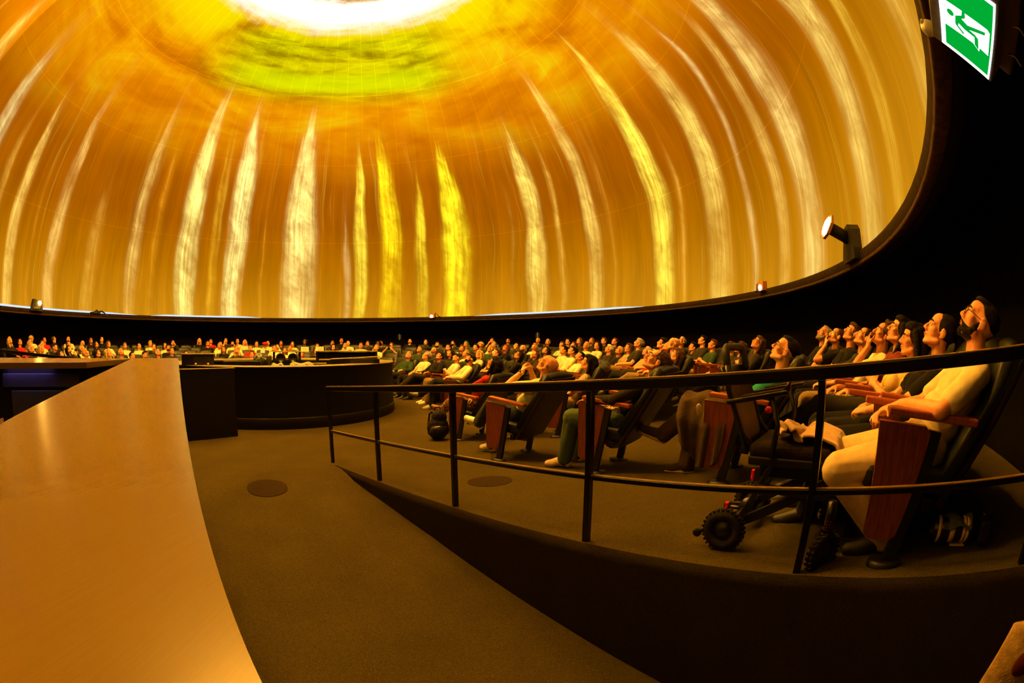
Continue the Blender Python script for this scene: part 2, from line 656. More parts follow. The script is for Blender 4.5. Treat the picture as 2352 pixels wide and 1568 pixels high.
def build_floor():
    # the raked carpet floor, cut open along the ramp
    bm = bmesh.new()
    bmesh.ops.create_grid(bm, x_segments=120, y_segments=120, size=11.6)
    bmesh.ops.translate(bm, vec=(C0.x, C0.y, 0), verts=bm.verts)
    planes = [(SN(0, -0.03), NR), (SN(0, -2.12), NR), (SN(4.6, 0), DR)]
    for p, nrm in planes:
        bmesh.ops.bisect_plane(bm, geom=bm.verts[:] + bm.edges[:] + bm.faces[:], plane_co=(p.x, p.y, 0),
                               plane_no=(nrm.x, nrm.y, 0))
    dead = []
    for f in bm.faces:
        c = f.calc_center_median()
        q = Vector((c.x, c.y)) - P5
        s, n = q.dot(DR), q.dot(NR)
        r = math.hypot(c.x - C0.x, c.y - C0.y)
        if (s < 4.6 and -2.12 < n < -0.03) or r > 11.6: dead.append(f)
    bmesh.ops.delete(bm, geom=dead, context='FACES')
    for v in bm.verts:
        q = Vector((v.co.x, v.co.y)) - P5
        z = zfl(v.co.x, v.co.y)
        s, n = q.dot(DR), q.dot(NR)
        v.co.z = z
    me = bm_mesh('floor', bm, True)
    o = obj('floor', me, M_CARPET)
    tag(o, 'brown carpeted floor sloping gently down to the middle of the hall', 'floor', kind='structure')
    # ramp
    mb = MB()
    S = [-1.8 + 0.2 * i for i in range(33)]
    S = [s for s in S if s < 4.6] + [4.6]
    rows = []
    for s in S:
        r = []
        for n in (-2.14, -1.6, -1.1, -0.6, -0.05):
            p = SN(s, n)
            t = min(1, max(0, (s - 4.0) / 0.6))
            z = zramp(s) * (1 - t) + zfl(p.x, p.y) * t
            r.append((p.x, p.y, z))
        rows.append(r)
    mb.sweep(rows, lambda r: r, smooth=True)
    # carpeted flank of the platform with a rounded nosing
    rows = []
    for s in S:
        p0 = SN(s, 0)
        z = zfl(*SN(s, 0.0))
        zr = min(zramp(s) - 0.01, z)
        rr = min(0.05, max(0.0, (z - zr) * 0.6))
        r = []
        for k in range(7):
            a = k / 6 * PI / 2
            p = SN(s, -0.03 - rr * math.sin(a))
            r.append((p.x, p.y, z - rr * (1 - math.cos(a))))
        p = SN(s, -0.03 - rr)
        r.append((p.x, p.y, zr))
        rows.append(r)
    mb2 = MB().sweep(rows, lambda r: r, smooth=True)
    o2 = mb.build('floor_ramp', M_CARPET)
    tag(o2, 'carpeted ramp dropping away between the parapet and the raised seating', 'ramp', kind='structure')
    o3 = mb2.build('wall_ramp', M_SHADED_FLANK)
    tag(o3, 'carpeted flank of the seating platform, colour darkened for shade, beside the ramp', 'wall', kind='structure')
    # lids in the floor
    for (x, y, r) in ((-0.202, 3.965, 0.20), (-2.349, 3.76, 0.21)):
        q = Vector((x, y)) - P5
        n = q.dot(NR)
        z = zfl(x, y)
        mb = MB()
        v = [(x, y, z + 0.004)]
        f = []
        for k in range(40):
            a = 2 * PI * k / 40
            px, py = x + r * math.cos(a), y + r * math.sin(a)
            v.append((px, py, zfl(px, py) + 0.004))
        for k in range(40):
            f.append((0, 1 + k, 1 + (k + 1) % 40))
        ed = [(v[1 + k][0], v[1 + k][1], v[1 + k][2]) for k in range(40)]
        mb.add(v, f)
        v2 = ed + [(a, b, c - 0.01) for a, b, c in ed]
        mb.add(v2, [(k, (k + 1) % 40, 40 + (k + 1) % 40, 40 + k) for k in range(40)])
        if n < 0:
            # this one lies on the ramp
            me = mb.mesh('floor_lid')
            s = q.dot(DR)
            for vv in me.vertices:
                qq = Vector((vv.co.x, vv.co.y)) - P5
                ss = qq.dot(DR)
                t = min(1, max(0, (ss - 4.0) / 0.6))
                zz = zramp(ss) * (1 - t) + zfl(vv.co.x, vv.co.y) * t
                vv.co.z = zz + (0.005 if vv.index < 41 else (0.005 if vv.index < 81 else -0.005))
            oo = obj('floor_lid', me, M_DISC)
            tag(oo, 'faint round lid set into the carpet of the ramp near the console', 'floor lid')
        else:
            oo = mb.build('floor_lid', M_DISC)
            tag(oo, 'dark round lid set into the carpet behind the handrail', 'floor lid')


build_floor()


def ring_wall(name, prof, mt, label, cat, seg=180, smooth=True, a0=0, a1=2 * PI):
    o = MB().lathe(prof, seg, Matrix.Translation((C0.x, C0.y, 0)), smooth, a0, a1).build(name, mt)
    return tag(o, label, cat, kind='structure')


ring_wall('wall_back', [(RW, -1.6), (RW, ZR + 0.1)], M_WALL, 'black curved wall behind the last row of seats', 'wall')
ring_wall('trim_1', [(RD + 0.005, ZR + 0.03), (RD - 0.03, ZR + 0.02), (RD - 0.035, ZR), (RD - 0.035, ZR - 0.115), (RD - 0.03, ZR - 0.12),
                     (RD + 0.05, ZR - 0.12)], M_RIM, 'dark brown fascia running round the foot of the dome', 'rim')
ring_wall('trim_2', [(RD - 0.045, ZR - 0.118), (RD - 0.05, ZR - 0.124), (RD - 0.05, ZR - 0.158), (RD - 0.04, ZR - 0.163), (RD + 0.04, ZR - 0.163), (RD + 0.04, ZR - 0.118)],
          M_RIM2, 'lighter brown edge strip below the dome fascia', 'rim')
ring_wall('trim_3', [(RD + 0.03, ZR - 0.11), (RD + 0.05, ZR - 0.20), (RD + 0.10, ZR - 0.21), (RD + 0.12, ZR - 0.10), (RW, ZR - 0.02)],
          M_WALL, 'black soffit between the dome fascia and the wall', 'soffit')


# ------------------------------------------------------------------ handrail along the platform edge
M_RAIL = mat('black_rail', (0.0045, 0.0035, 0.002), 0.22, 0.5, 0.2, 40)


def basis(origin, x, y=None, z=None):
    """4x4 from an origin and horizontal x direction"""
    x = Vector((x[0], x[1], 0)).normalized()
    zz = Vector((0, 0, 1))
    yy = zz.cross(x)
    return Matrix(((x.x, yy.x, 0, origin[0]), (x.y, yy.y, 0, origin[1]), (0, 0, 1, origin[2]), (0, 0, 0, 1)))


def bar(mb, a, b, w, h, bev=0.004):
    a = Vector(a)
    b = Vector(b)
    d = b - a
    L = d.length
    x = d / L
    y = Vector((0, 0, 1)).cross(x).normalized()
    z = x.cross(y)
    m = Matrix(((x.x, y.x, z.x, 0), (x.y, y.y, z.y, 0), (x.z, y.z, z.z, 0), (0, 0, 0, 1)))
    m.translation = (a + b) / 2
    mb.box((0, 0, 0), (L, w, h), bev, m)
    return mb


def build_rail():
    root = empty('handrail', (P5.x, P5.y, 0))
    tag(root, 'black steel handrail with five thin posts guarding the edge of the seating platform', 'handrail')
    inv = Matrix.Translation((-P5.x, -P5.y, 0))
    zt = lambda s: 0.905 - 0.0803 * s

    def part(name, mb):
        me = mb.mesh(name)
        me.transform(inv)
        return obj(name, me, M_RAIL, root)

    a, b = SN(-1.42, 0), SN(4.83, 0)
    part('top_rail', bar(MB(), (a.x, a.y, zt(-1.42) - 0.026), (b.x, b.y, zt(4.83) - 0.026), 0.048, 0.052, 0.006))
    lit_top_m = mat('ochre_lit_top', (0.34, 0.205, 0.026), 0.4, 0.4, 0.15, 30)  # pale strip, the light on the rail's top face painted as colour
    me = bar(MB(), (a.x, a.y, zt(-1.42) + 0.002), (b.x, b.y, zt(4.83) + 0.002), 0.040, 0.005, 0.001).mesh('lit_rail_top')
    me.transform(inv)
    obj('lit_rail_top', me, lit_top_m, root)
    a, b = SN(-1.38, 0), SN(4.78, 0)
    me = bar(MB(), (a.x, a.y, zt(-1.38) - 0.505), (b.x, b.y, zt(4.78) - 0.505), 0.022, 0.004, 0.001).mesh('lit_lower_rail_top')
    me.transform(inv)
    obj('lit_lower_rail_top', me, mat('ochre_lit_lower_top', (0.16, 0.095, 0.016), 0.45, 0.4, 0.15, 30), root)  # lit upper edge of the lower rail, likewise painted as a paler strip
    part('lower_rail', bar(MB(), (a.x, a.y, zt(-1.38) - 0.52), (b.x, b.y, zt(4.78) - 0.52), 0.030, 0.026, 0.004))
    for s in (-1.19, 0.0, 1.19, 2.376, 3.57, 4.78):
        p = SN(s, 0)
        z0 = zfl(p.x, p.y) - 0.01
        mb = MB()
        m = basis((p.x, p.y, 0), DR)
        w = 0.034
        mb.box((0, 0, (z0 + zt(s) - 0.05) / 2), (w, 0.040, zt(s) - 0.05 - z0), 0.004, m)
        part('post', mb)


build_rail()

# ------------------------------------------------------------------ the control counter and parapet by the camera
M_LAM = None


def laminate(name):
    m = bpy.data.materials.new(name)
    m.use_nodes = True
    nt = m.node_tree
    b = nt.nodes['Principled BSDF']
    g = G(nt)
    tc = N(nt, 'ShaderNodeNewGeometry')
    mp = N(nt, 'ShaderNodeMapping')
    mp.inputs['Rotation'].default_value = (0, 0, math.radians(44.2))
    mp.inputs['Scale'].default_value = (240, 6, 1)
    nt.links.new(tc.outputs['Position'], mp.inputs['Vector'])
    n = g.noise(mp.outputs[0], 3.0, 4.0, 0.6)
    c = g.ramp(n, [(0.2, (0.150, 0.088, 0.012)), (0.8, (0.170, 0.102, 0.014))]).outputs[0]
    nt.links.new(c, b.inputs['Base Color'])
    b.inputs['Roughness'].default_value = 0.26
    b.inputs['Specular IOR Level'].default_value = 0.45
    bp = N(nt, 'ShaderNodeBump')
    bp.inputs['Strength'].default_value = 0.02
    bp.inputs['Distance'].default_value = 0.003
    nt.links.new(n, bp.inputs['Height'])
    nt.links.new(bp.outputs['Normal'], b.inputs['Normal'])
    return m


M_LAM = laminate('ochre_laminate')
M_PANEL = mat('dark_panel', (0.004, 0.0035, 0.003), 0.6, 0.3, 0.3, 20)


def build_counter():
    o0 = SN(1.5, -2.1)
    root = empty('control_counter', (o0.x, o0.y, 0))
    tag(root, 'long ochre topped control counter turning a corner beside the ramp', 'counter')
    inv = Matrix.Translation((-o0.x, -o0.y, 0))

    def part(name, mb, mt, parent=root):
        me = mb.mesh(name)
        me.transform(inv)
        return obj(name, me, mt, parent)

    def P(l):
        return [tuple(SN(s, n)) for s, n in l]

    top = P([(-1.2, -1.955), (-0.08, -1.924), (0.43, -1.909), (4.27, -1.80), (4.47, -3.96), (4.55, -5.4), (3.12, -5.4), (3.127, -3.38),
             (3.25, -2.60), (4.06, -2.29), (1.1, -2.27), (-1.2, -2.30)])
    bm = bmesh.new()
    vs = [bm.verts.new((x, y, 0.84)) for x, y in top]
    f = bm.faces.new(vs)
    r = bmesh.ops.extrude_face_region(bm, geom=[f])
    for v in [e for e in r['geom'] if isinstance(e, bmesh.types.BMVert)]: v.co.z = 0.88
    ed = [e for e in bm.edges if abs(e.verts[0].co.z - 0.88) < 1e-5 and abs(e.verts[1].co.z - 0.88) < 1e-5]
    bmesh.ops.bevel(bm, geom=ed, offset=0.006, segments=2, affect='EDGES')
    me = bm_mesh('counter_top', bm)
    me.transform(inv)
    obj('counter_top', me, M_LAM, root)
    # parapet wall under the long arm
    mb = MB().prism(P([(-1.2, -1.99), (4.2, -1.84), (4.2, -2.25), (-1.2, -2.27)]), -1.5, 0.84)
    part('parapet_wall', mb, M_PANEL)
    # apron and body under the far arm
    part('counter_body', MB().prism(P([(3.42, -2.62), (4.06, -2.27), (4.20, -2.25), (4.38, -3.96), (4.46, -5.3), (3.36, -5.3), (3.36, -3.38)]), -0.5, 0.838), M_PANEL)
    fr = lambda n: 3.42 - 0.06 * (min(max((-n - 2.62) / 0.76, 0), 1))
    fm = mat('control_front', (0.05, 0.048, 0.055), 0.5, 0.4, 0.2, 12)

    def front(name, n0, n1, z0, z1, th, mt, parent=root, bev=0.006):
        s0, s1 = fr(n0), fr(n1)
        a, b = SN(s0 - th / 2, n0), SN(s1 - th / 2, n1)
        d = Vector((b.x - a.x, b.y - a.y))
        m = basis(((a.x + b.x) / 2, (a.y + b.y) / 2, (z0 + z1) / 2), d)
        return part(name, MB().box((0, 0, 0), (d.length, th, z1 - z0), bev, m), mt, parent)

    front('apron', -2.70, -3.45, 0.70, 0.80, 0.03, fm)
    dr = front('drawer_front', -2.72, -3.36, 0.16, 0.68, 0.035, fm)
    pl = front('equipment_plate', -2.93, -3.14, 0.34, 0.58, 0.06, mat('plate_black', (0.01, 0.01, 0.016), 0.35, 0.5, 0.2), dr)
    for n in (-2.95, -3.12):
        a = SN(fr(n) - 0.065, n)
        sc = MB().lathe([(0, 0.012), (0.008, 0.012), (0.010, 0.0)], 12,
                        basis((a.x, a.y, 0.555), DR) @ Matrix.Rotation(-PI / 2, 4, 'Y'))
        me = sc.mesh('knob')
        me.transform(inv)
        obj('knob', me, mat('steel', (0.5, 0.5, 0.5), 0.3, 0.5, 0.1, metal=1.0), root)
    # violet glow strip added unseen under the counter lip to tint the front
    a, b = SN(3.345, -2.95), SN(3.30, -3.42)
    part('added_glow_strip', bar(MB(), (a.x, a.y, 0.8365), (b.x, b.y, 0.8365), 0.016, 0.005, 0.001), emis('violet_fill', (0.42, 0.26, 1.0), 13.0))


build_counter()


def build_operator_chair():
    a = Vector((-1.86, 0.52))
    root = empty('office_chair', (a.x, a.y, zfl(a.x, a.y)), math.radians(60))
    tag(root, 'brown leather office chair standing inside the control counter', 'chair')
    lm = mat('brown_leather', (0.10, 0.030, 0.010), 0.4, 0.45, 0.2, 40, 0.15)
    k = M_BLACK
    rows = []
    for i in range(11):
        an = -1.25 + 2.5 * i / 10
        rows.append([(0.25 * math.sin(an), -0.25 * math.cos(an) * q + 0.02, z) for q, z in ((0.86, 0.52), (1.0, 0.50), (1.08, 0.66), (1.04, 0.79), (0.94, 0.815), (0.86, 0.78), (0.90, 0.66))])
    MB().sweep(rows, lambda r: r, True, True).build('backrest', lm, root)
    MB().box((0, 0.04, 0.45), (0.48, 0.46, 0.09), 0.04, None, 3).build('seat', lm, root)
    MB().tube([(0, -0.12, 0.42), (0, -0.27, 0.46), (0, -0.26, 0.56)], 0.025).build('back_bracket', k, root)
    MB().tube([(0, 0, 0.10), (0, 0, 0.42)], 0.03).build('column', k, root)
    for i in range(5):
        an = 2 * PI * i / 5
        MB().tube([(0, 0, 0.12), (0.28 * math.cos(an), 0.28 * math.sin(an), 0.07)], [0.03, 0.018]).build('leg', k, root)
        MB().lathe([(0, -0.02), (0.03, -0.02), (0.03, 0.02), (0, 0.02)], 14,
                   Matrix.Translation((0.28 * math.cos(an), 0.28 * math.sin(an), 0.03)) @ Matrix.Rotation(PI / 2, 4, 'X') @ Matrix.Rotation(an, 4, 'Y')).build('castor', k, root)


build_operator_chair()


def build_far_rail():
    A = Vector((-5.6, 1.3, 1.02))
    B = Vector((-4.45, 3.6, 0.80))
    root = empty('handrail', (A.x, A.y, 0))
    tag(root, 'thin black handrail sloping down beyond the control counter', 'handrail')
    inv = Matrix.Translation((-A.x, -A.y, 0))

    def part(name, mb):
        me = mb.mesh(name)
        me.transform(inv)
        obj(name, me, M_RAIL, root)

    part('top_rail', bar(MB(), A, B, 0.04, 0.035))
    for t in (0.03, 0.5, 0.97):
        p = A.lerp(B, t)
        z = zfl(p.x, p.y) - 0.01
        part('post', MB().box((p.x, p.y, (z + p.z) / 2 - 0.02), (0.035, 0.035, p.z - z - 0.03), 0.004))


# ------------------------------------------------------------------ round console in the middle
M_CONS = mat('console_black', (0.0035, 0.003, 0.002), 0.55, 0.25, 0.25, 15)
M_CTOP = mat('console_top', (0.24, 0.19, 0.05), 0.45, 0.4, 0.15, 30)
ZF0 = -0.385


def build_console():
    root = empty('round_console', (C0.x, C0.y, ZF0))
    tag(root, 'large black drum shaped console with pale rim around the star projector', 'console')
    R1, R2 = 2.58, 2.12
    zt = 0.645 - ZF0
    a0, a1 = math.radians(-75), math.radians(262)
    MB().lathe([(R1, 0.19), (R1, zt - 0.03), (R1 + 0.015, zt - 0.028), (R1 + 0.015, zt - 0.004)], 120, None, True, 0, 2 * PI).build('drum_wall', M_CONS, root)
    MB().lathe([(R2, zt - 0.05), (R2, zt), (R1 + 0.018, zt), (R1 + 0.018, zt - 0.006)], 120).build('top_ring', M_CTOP, root)
    MB().lathe([(R2, 0.3), (R2, zt - 0.04)], 120).build('inner_wall', M_CONS, root)
    MB().lathe([(0.0, 0.55), (R2, 0.55)], 60).build('pit_floor', M_PANEL, root)
    MB().lathe([(R1, 0.0), (R1 + 0.02, 0.0), (R1 + 0.02, 0.180), (R1 + 0.018, 0.186), (R1, 0.186)], 120).build('skirting', mat('skirting_brown', (0.010, 0.006, 0.003), 0.5, 0.35, 0.2), root)
    # straight screen wall that joins the drum on the side of the counter
    a = Vector((-4.20, 5.94)) - C0
    b = Vector((-5.9, 3.42)) - C0
    d = (b - a)
    m = basis(((a.x + b.x) / 2, (a.y + b.y) / 2, zt / 2), d)
    MB().box((0, 0, 0), (d.length, 0.10, zt), 0.004, m).build('screen_wall', M_CONS, root)
    m2 = basis(((a.x + b.x) / 2, (a.y + b.y) / 2, zt + 0.006), d)
    MB().box((0, 0, 0), (d.length + 0.02, 0.12, 0.012), 0.003, m2).build('wall_capping', M_CTOP, root)


build_console()


def polar(az, D, z):
    a = math.radians(az)
    return Vector((D * math.sin(a), D * math.cos(a), z))


def facing(az):
    """rotation so that local -Y looks at the camera side along this bearing"""
    return -math.radians(az)


def build_console_gear():
    k = M_CONS
    gloss = mat('gear_black', (0.012, 0.012, 0.012), 0.3, 0.5, 0.2)
    grn = mat('pale_green_cover', (0.20, 0.25, 0.17), 0.6, 0.3, 0.25, 20)
    steel = mat('steel', (0.5, 0.5, 0.5), 0.3, 0.5, 0.1, metal=1.0)
    # black cabinet with a pale top
    p = polar(-39.9, 8.75, 0)
    r = empty('equipment_cabinet', (p.x, p.y, 0.645), facing(-39.9))
    r.location.z = 0.165
    tag(r, 'black equipment cabinet with two doors and a pale top, on the round console', 'cabinet')
    MB().box((0, 0, 0.33), (0.64, 0.42, 0.66), 0.006).build('body', k, r)
    MB().box((0.0, 0, 0.672), (0.68, 0.45, 0.018), 0.004).build('top', M_CTOP, r)
    for x in (0.0, 0.20):
        d = MB().box((x + 0.01, -0.215, 0.40), (0.19, 0.012, 0.44), 0.004).build('door', gloss, r)
        MB().box((x - 0.06, -0.225, 0.48), (0.02, 0.012, 0.012), 0.003).build('handle', steel, d)
    for x in (-0.04, 0.20):
        MB().lathe([(0, 0.03), (0.018, 0.03), (0.02, 0)], 12, Matrix.Translation((x, -0.24, 0.49))).build('lamp_cup', mat('cream', (0.6, 0.5, 0.3), 0.5), r)
    # second, lower cabinet
    p = polar(-35.2, 9.3, 0)
    r = empty('low_cabinet', (p.x, p.y, 0.165), facing(-35.2))
    tag(r, 'low black cabinet with a thin pale shelf beside the speckled globe', 'cabinet')
    MB().box((0, 0, 0.26), (1.1, 0.4, 0.52), 0.006).build('body', k, r)
    MB().box((-0.34, -0.05, 0.545), (0.26, 0.34, 0.018), 0.004).build('shelf', M_CTOP, r)
    # star ball
    p = polar(-31.9, 9.7, 0)
    r = empty('star_projector', (p.x, p.y, 0.165), facing(-31.9))
    tag(r, 'green speckled star projector globe with dark lens holes', 'projector')
    ball = MB()
    c = Vector((0, 0, 0.545))
    ball.lathe([(0.12 * math.sin(PI * i / 16), -0.12 * math.cos(PI * i / 16)) for i in range(17)], 24, Matrix.Translation(c))
    ball.build('globe', grn, r)
    pts = []
    for i in range(26):
        y = 1 - 2 * (i + 0.5) / 26
        a = i * 2.39996
        pts.append(Vector((math.sqrt(1 - y * y) * math.cos(a), math.sqrt(1 - y * y) * math.sin(a), y)))
    for q in pts:
        rot = q.to_track_quat('Z', 'Y').to_matrix().to_4x4()
        MB().lathe([(0.024, 0.0), (0.024, 0.012), (0.017, 0.014), (0, 0.010)], 12, Matrix.Translation(c + q * 0.112) @ rot).build('lens_hole', gloss, r)
    MB().lathe([(0.09, 0.0), (0.09, 0.06), (0.05, 0.10), (0.05, 0.43)], 20).build('pedestal', k, r)
    # upright barrel
    p = polar(-30.6, 9.6, 0)
    r = empty('projector_barrel', (p.x, p.y, 0.165), facing(-30.6))
    tag(r, 'dark brown upright barrel standing next to the speckled globe', 'projector')
    MB().lathe([(0, 0), (0.055, 0), (0.055, 0.48), (0.06, 0.50), (0.06, 0.60), (0.045, 0.62), (0, 0.62)], 20).build('barrel', mat('barrel_brown', (0.06, 0.045, 0.03), 0.5, 0.4), r)
    MB().lathe([(0.058, 0.40), (0.063, 0.40), (0.063, 0.43), (0.058, 0.43)], 20).build('collar', gloss, r)
    # covered machine parts
    for az, D, L, h, nm in ((-29.4, 9.3, 0.30, 0.20, 'a'), (-26.2, 9.3, 0.56, 0.22, 'b')):
        p = polar(az, D, 0)
        r = empty('machine_cowl', (p.x, p.y, 0.165), facing(az))
        tag(r, ('short smooth' if nm == 'a' else 'long sloping') + ' pale green machine cowl sunk behind the rim of the round console', 'cowl')
        sec = []
        for i in range(13):
            t = i / 12
            hh = 0.34 + h * (0.75 * math.sin(PI * min(1, t * 0.9 + 0.12)) ** 0.6 + 0.16 * math.sin(9 * t + 1))
            sec.append([(L * (t - 0.5), -0.16 * math.cos(a), 0.30 + (hh - 0.30) * math.sin(a)) for a in [PI * q / 10 for q in range(11)]])
        MB().sweep(sec, lambda s: s, True, True).build('cowl', grn, r)
        for x in (-0.12, 0.05, 0.16) if nm == 'b' else (0.06,):
            MB().lathe([(0, 0.012), (0.03, 0.010), (0.034, 0)], 12, Matrix.Translation((x * L / 0.45, -0.125, 0.43)) @ Matrix.Rotation(PI / 2 - 0.4, 4, 'X')).build('port', gloss, r)
        MB().box((0, 0, 0.17), (L * 0.8, 0.2, 0.34), 0.01).build('plinth', k, r)
    # two round black lamp heads on stands
    for az in (-29.1, -27.55):
        p = polar(az, 10.6, 0)
        r = empty('stage_lamp', (p.x, p.y, 0.165), facing(az))
        tag(r, 'round black lamp head on a short stand, ' + ('beside the upright barrel' if az < -28.5 else 'beside the long cowl'), 'lamp', 'round black lamps in the console')
        MB().lathe([(0.0, -0.10), (0.07, -0.085), (0.112, -0.03), (0.115, 0.03), (0.09, 0.05), (0.085, 0.03), (0.0, 0.02)], 24,
                   Matrix.Translation((0, 0, 0.54)) @ Matrix.Rotation(PI / 2, 4, 'X')).build('lamp_head', gloss, r)
        MB().tube([(0, 0, 0), (0, 0, 0.45)], 0.02).build('stand', k, r)
        MB().tube([(-0.13, 0, 0.54), (-0.12, 0, 0.44), (0, 0, 0.41), (0.12, 0, 0.44), (0.13, 0, 0.54)], 0.012).build('yoke', k, r)
    # desks with thin tops on posts
    for az, D, w, z, nm in ((-28.3, 11.5, 0.72, 0.835, 'thin pale desk top on two black posts behind the lamp heads'),
                            (-20.7, 11.0, 1.48, 0.845, 'wide pale desk top on black posts behind the black loudspeaker box')):
        p = polar(az, D, 0)
        r = empty('equipment_desk', (p.x, p.y, 0.165), facing(az))
        tag(r, nm, 'desk')
        zz = z - 0.165
        MB().box((0, 0, zz), (w, 0.45, 0.022), 0.005).build('desk_top', M_CTOP, r)
        for x in (-w / 2 + 0.03, w / 2 - 0.03):
            MB().box((x, 0, zz / 2), (0.05, 0.40, zz - 0.02), 0.004).build('post', k, r)
        if w > 1:
            MB().box((0.0, 0.12, zz - 0.10), (w - 0.1, 0.02, 0.16), 0.004).build('back_panel', k, r)
            for i in range(4):
                MB().box((-0.5 + 0.3 * i, 0.10, zz - 0.10), (0.012, 0.02, 0.16), 0.003).build('divider', gloss, r)
    # loudspeaker box on the rim
    p = polar(-19.6, 9.0, 0)
    r = empty('loudspeaker', (p.x, p.y, 0.62), facing(-19.6) - 0.05)
    r.location.z = 0.3
    tag(r, 'long black loudspeaker box with a tilted pale lid on the console rim', 'loudspeaker')
    MB().box((0, 0, 0.21), (0.96, 0.36, 0.42), 0.01).build('cabinet', k, r)
    m = Matrix.Translation((0, 0, 0.445)) @ Matrix.Rotation(-0.045, 4, 'Y')
    MB().box((0, 0, 0), (0.98, 0.38, 0.014), 0.004, m).build('lid', M_CTOP, r)
    MB().box((0.13, -0.185, 0.24), (0.46, 0.012, 0.34), 0.006).build('grille', gloss, r)
    p = polar(-24.3, 9.9, 0)
    r = empty('small_shelf', (p.x, p.y, 0.165), facing(-24.3))
    tag(r, 'small pale shelf on a black post between the cowl and the loudspeaker', 'shelf')
    MB().box((0, 0, 0.44), (0.36, 0.25, 0.02), 0.004).build('shelf_top', M_CTOP, r)
    MB().box((0.14, 0, 0.215), (0.04, 0.04, 0.43), 0.004).build('post', k, r)


build_console_gear()


# ------------------------------------------------------------------ exit sign
def build_exit_sign():
    b = Vector((1.129, 0.406, 1.617))
    u = Vector((-0.7516, -0.6596, 0))
    up = Vector((-0.428, 0.488, 0.761)).normalized()
    n = u.cross(up).normalized()
    M = Matrix(((u.x, up.x, n.x, b.x), (u.y, up.y, n.y, b.y), (u.z, up.z, n.z, b.z), (0, 0, 0, 1)))
    root = empty('exit_sign')
    root.matrix_world = M
    tag(root, 'lit green and white running man exit sign hung under the dome rim', 'exit sign')
    W, H = 0.315, 0.157
    gm = emis('sign_green', lin(0, 172, 52), 1.0)
    wm = emis('sign_white', (1.0, 1.05, 1.0), 2.2)
    hm = mat('sign_housing', (0.16, 0.15, 0.13), 0.6, 0.3, 0.2, 30)
    MB().box((W / 2, H / 2 + 0.014, -0.046), (W + 0.024, H + 0.045, 0.086), 0.006).build('housing', hm, root)
    MB().box((W / 2, H / 2 - 0.02, -0.10), (W + 0.05, H + 0.05, 0.03), 0.008).build('mounting_plate', mat('sign_bracket', (0.10, 0.075, 0.05), 0.7), root)
    MB().box((W / 2, H / 2, -0.001), (W, H, 0.004), 0.001).build('light_panel', wm, root)
    MB().box((0.161, 0.0735, 0.0015), (0.288, 0.137, 0.002), 0.0006).build('green_field', gm, root)

    def flat(name, poly, z, mt):
        MB().prism(poly, z, z + 0.0012).build(name, mt, root)

    flat('door_symbol', [(0.2045, 0.1410), (0.206, 0.0896), (0.2043, 0.0803), (0.2072, 0.0178), (0.1989, 0.0104), (0.1672, 0.0103), (0.1074, 0.0098),
                         (0.1111, 0.0358), (0.095, 0.0367), (0.1105, 0.0554), (0.1062, 0.1410)], 0.003, wm)
    flat('running_man_symbol', [(0.1716, 0.1081), (0.1887, 0.0901), (0.215, 0.088), (0.215, 0.081), (0.1877, 0.0800), (0.1752, 0.0912), (0.1659, 0.0736),
                                (0.1917, 0.0228), (0.1801, 0.0231), (0.1531, 0.0695), (0.1508, 0.0514), (0.1433, 0.0413), (0.1049, 0.0389), (0.1016, 0.0400),
                                (0.1114, 0.0503), (0.1408, 0.052), (0.1421, 0.081), (0.1499, 0.099), (0.1376, 0.1009), (0.1238, 0.0827), (0.1178, 0.086),
                                (0.1347, 0.1059), (0.1408, 0.1091)], 0.0046, gm)
    flat('head_symbol', [(0.1704 + 0.0112 * math.cos(a), 0.1226 + 0.0098 * math.sin(a)) for a in [2 * PI * i / 20 for i in range(20)]], 0.0046, gm)
    for x in (0.10, 0.22):
        MB().tube([(x, -0.03, -0.06), (x + 0.004, -0.05, -0.07), (x, -0.075, -0.06)], 0.003, 6).build('wire_clip', mat('steel', (0.5, 0.5, 0.5), 0.3, 0.5, 0.1, metal=1.0), root)
    # bracket up to the rim soffit
    MB().tube([(W / 2, H / 2, -0.07), (W / 2, H / 2 + 0.12, -0.22)], 0.012).build('hanger', mat('sign_bracket', (0.10, 0.075, 0.05), 0.7), root)
    r2 = empty('motion_sensor')
    r2.matrix_world = M @ Matrix.Translation((-0.030, 0.218, -0.035))
    tag(r2, 'small white pear shaped motion sensor beside the exit sign', 'sensor')
    wpl = mat('white_plastic', (0.72, 0.70, 0.66), 0.4, 0.4, 0.05)
    MB().lathe([(0, -0.026), (0.016, -0.022), (0.025, -0.008), (0.026, 0.006), (0.018, 0.022), (0.010, 0.030), (0, 0.032)], 20,
               Matrix.Rotation(PI / 2, 4, 'X') @ Matrix.Rotation(0.5, 4, 'Y')).build('sensor_body', wpl, r2)
    MB().tube([(0.0, -0.02, 0.0), (0.01, -0.05, -0.01), (0.03, -0.07, -0.01)], [0.009, 0.006, 0.004], 8).build('arm', wpl, r2)
    MB().box((0.012, 0.02, 0.004), (0.02, 0.012, 0.014), 0.003).build('bracket', wpl, r2)


build_exit_sign()


# ------------------------------------------------------------------ projectors and cove lights on the rim
def rim_frame(ph, r=RD, z=ZR + 0.02):
    a = math.radians(ph)
    o = Vector((C0.x + r * math.sin(a), C0.y + r * math.cos(a), z))
    y = Vector((-math.sin(a), -math.cos(a), 0))      # towards the middle
    x = Vector((y.y, -y.x, 0))
    return Matrix(((x.x, y.x, 0, o.x), (x.y, y.y, 0, o.y), (0, 0, 1, o.z), (0, 0, 0, 1)))


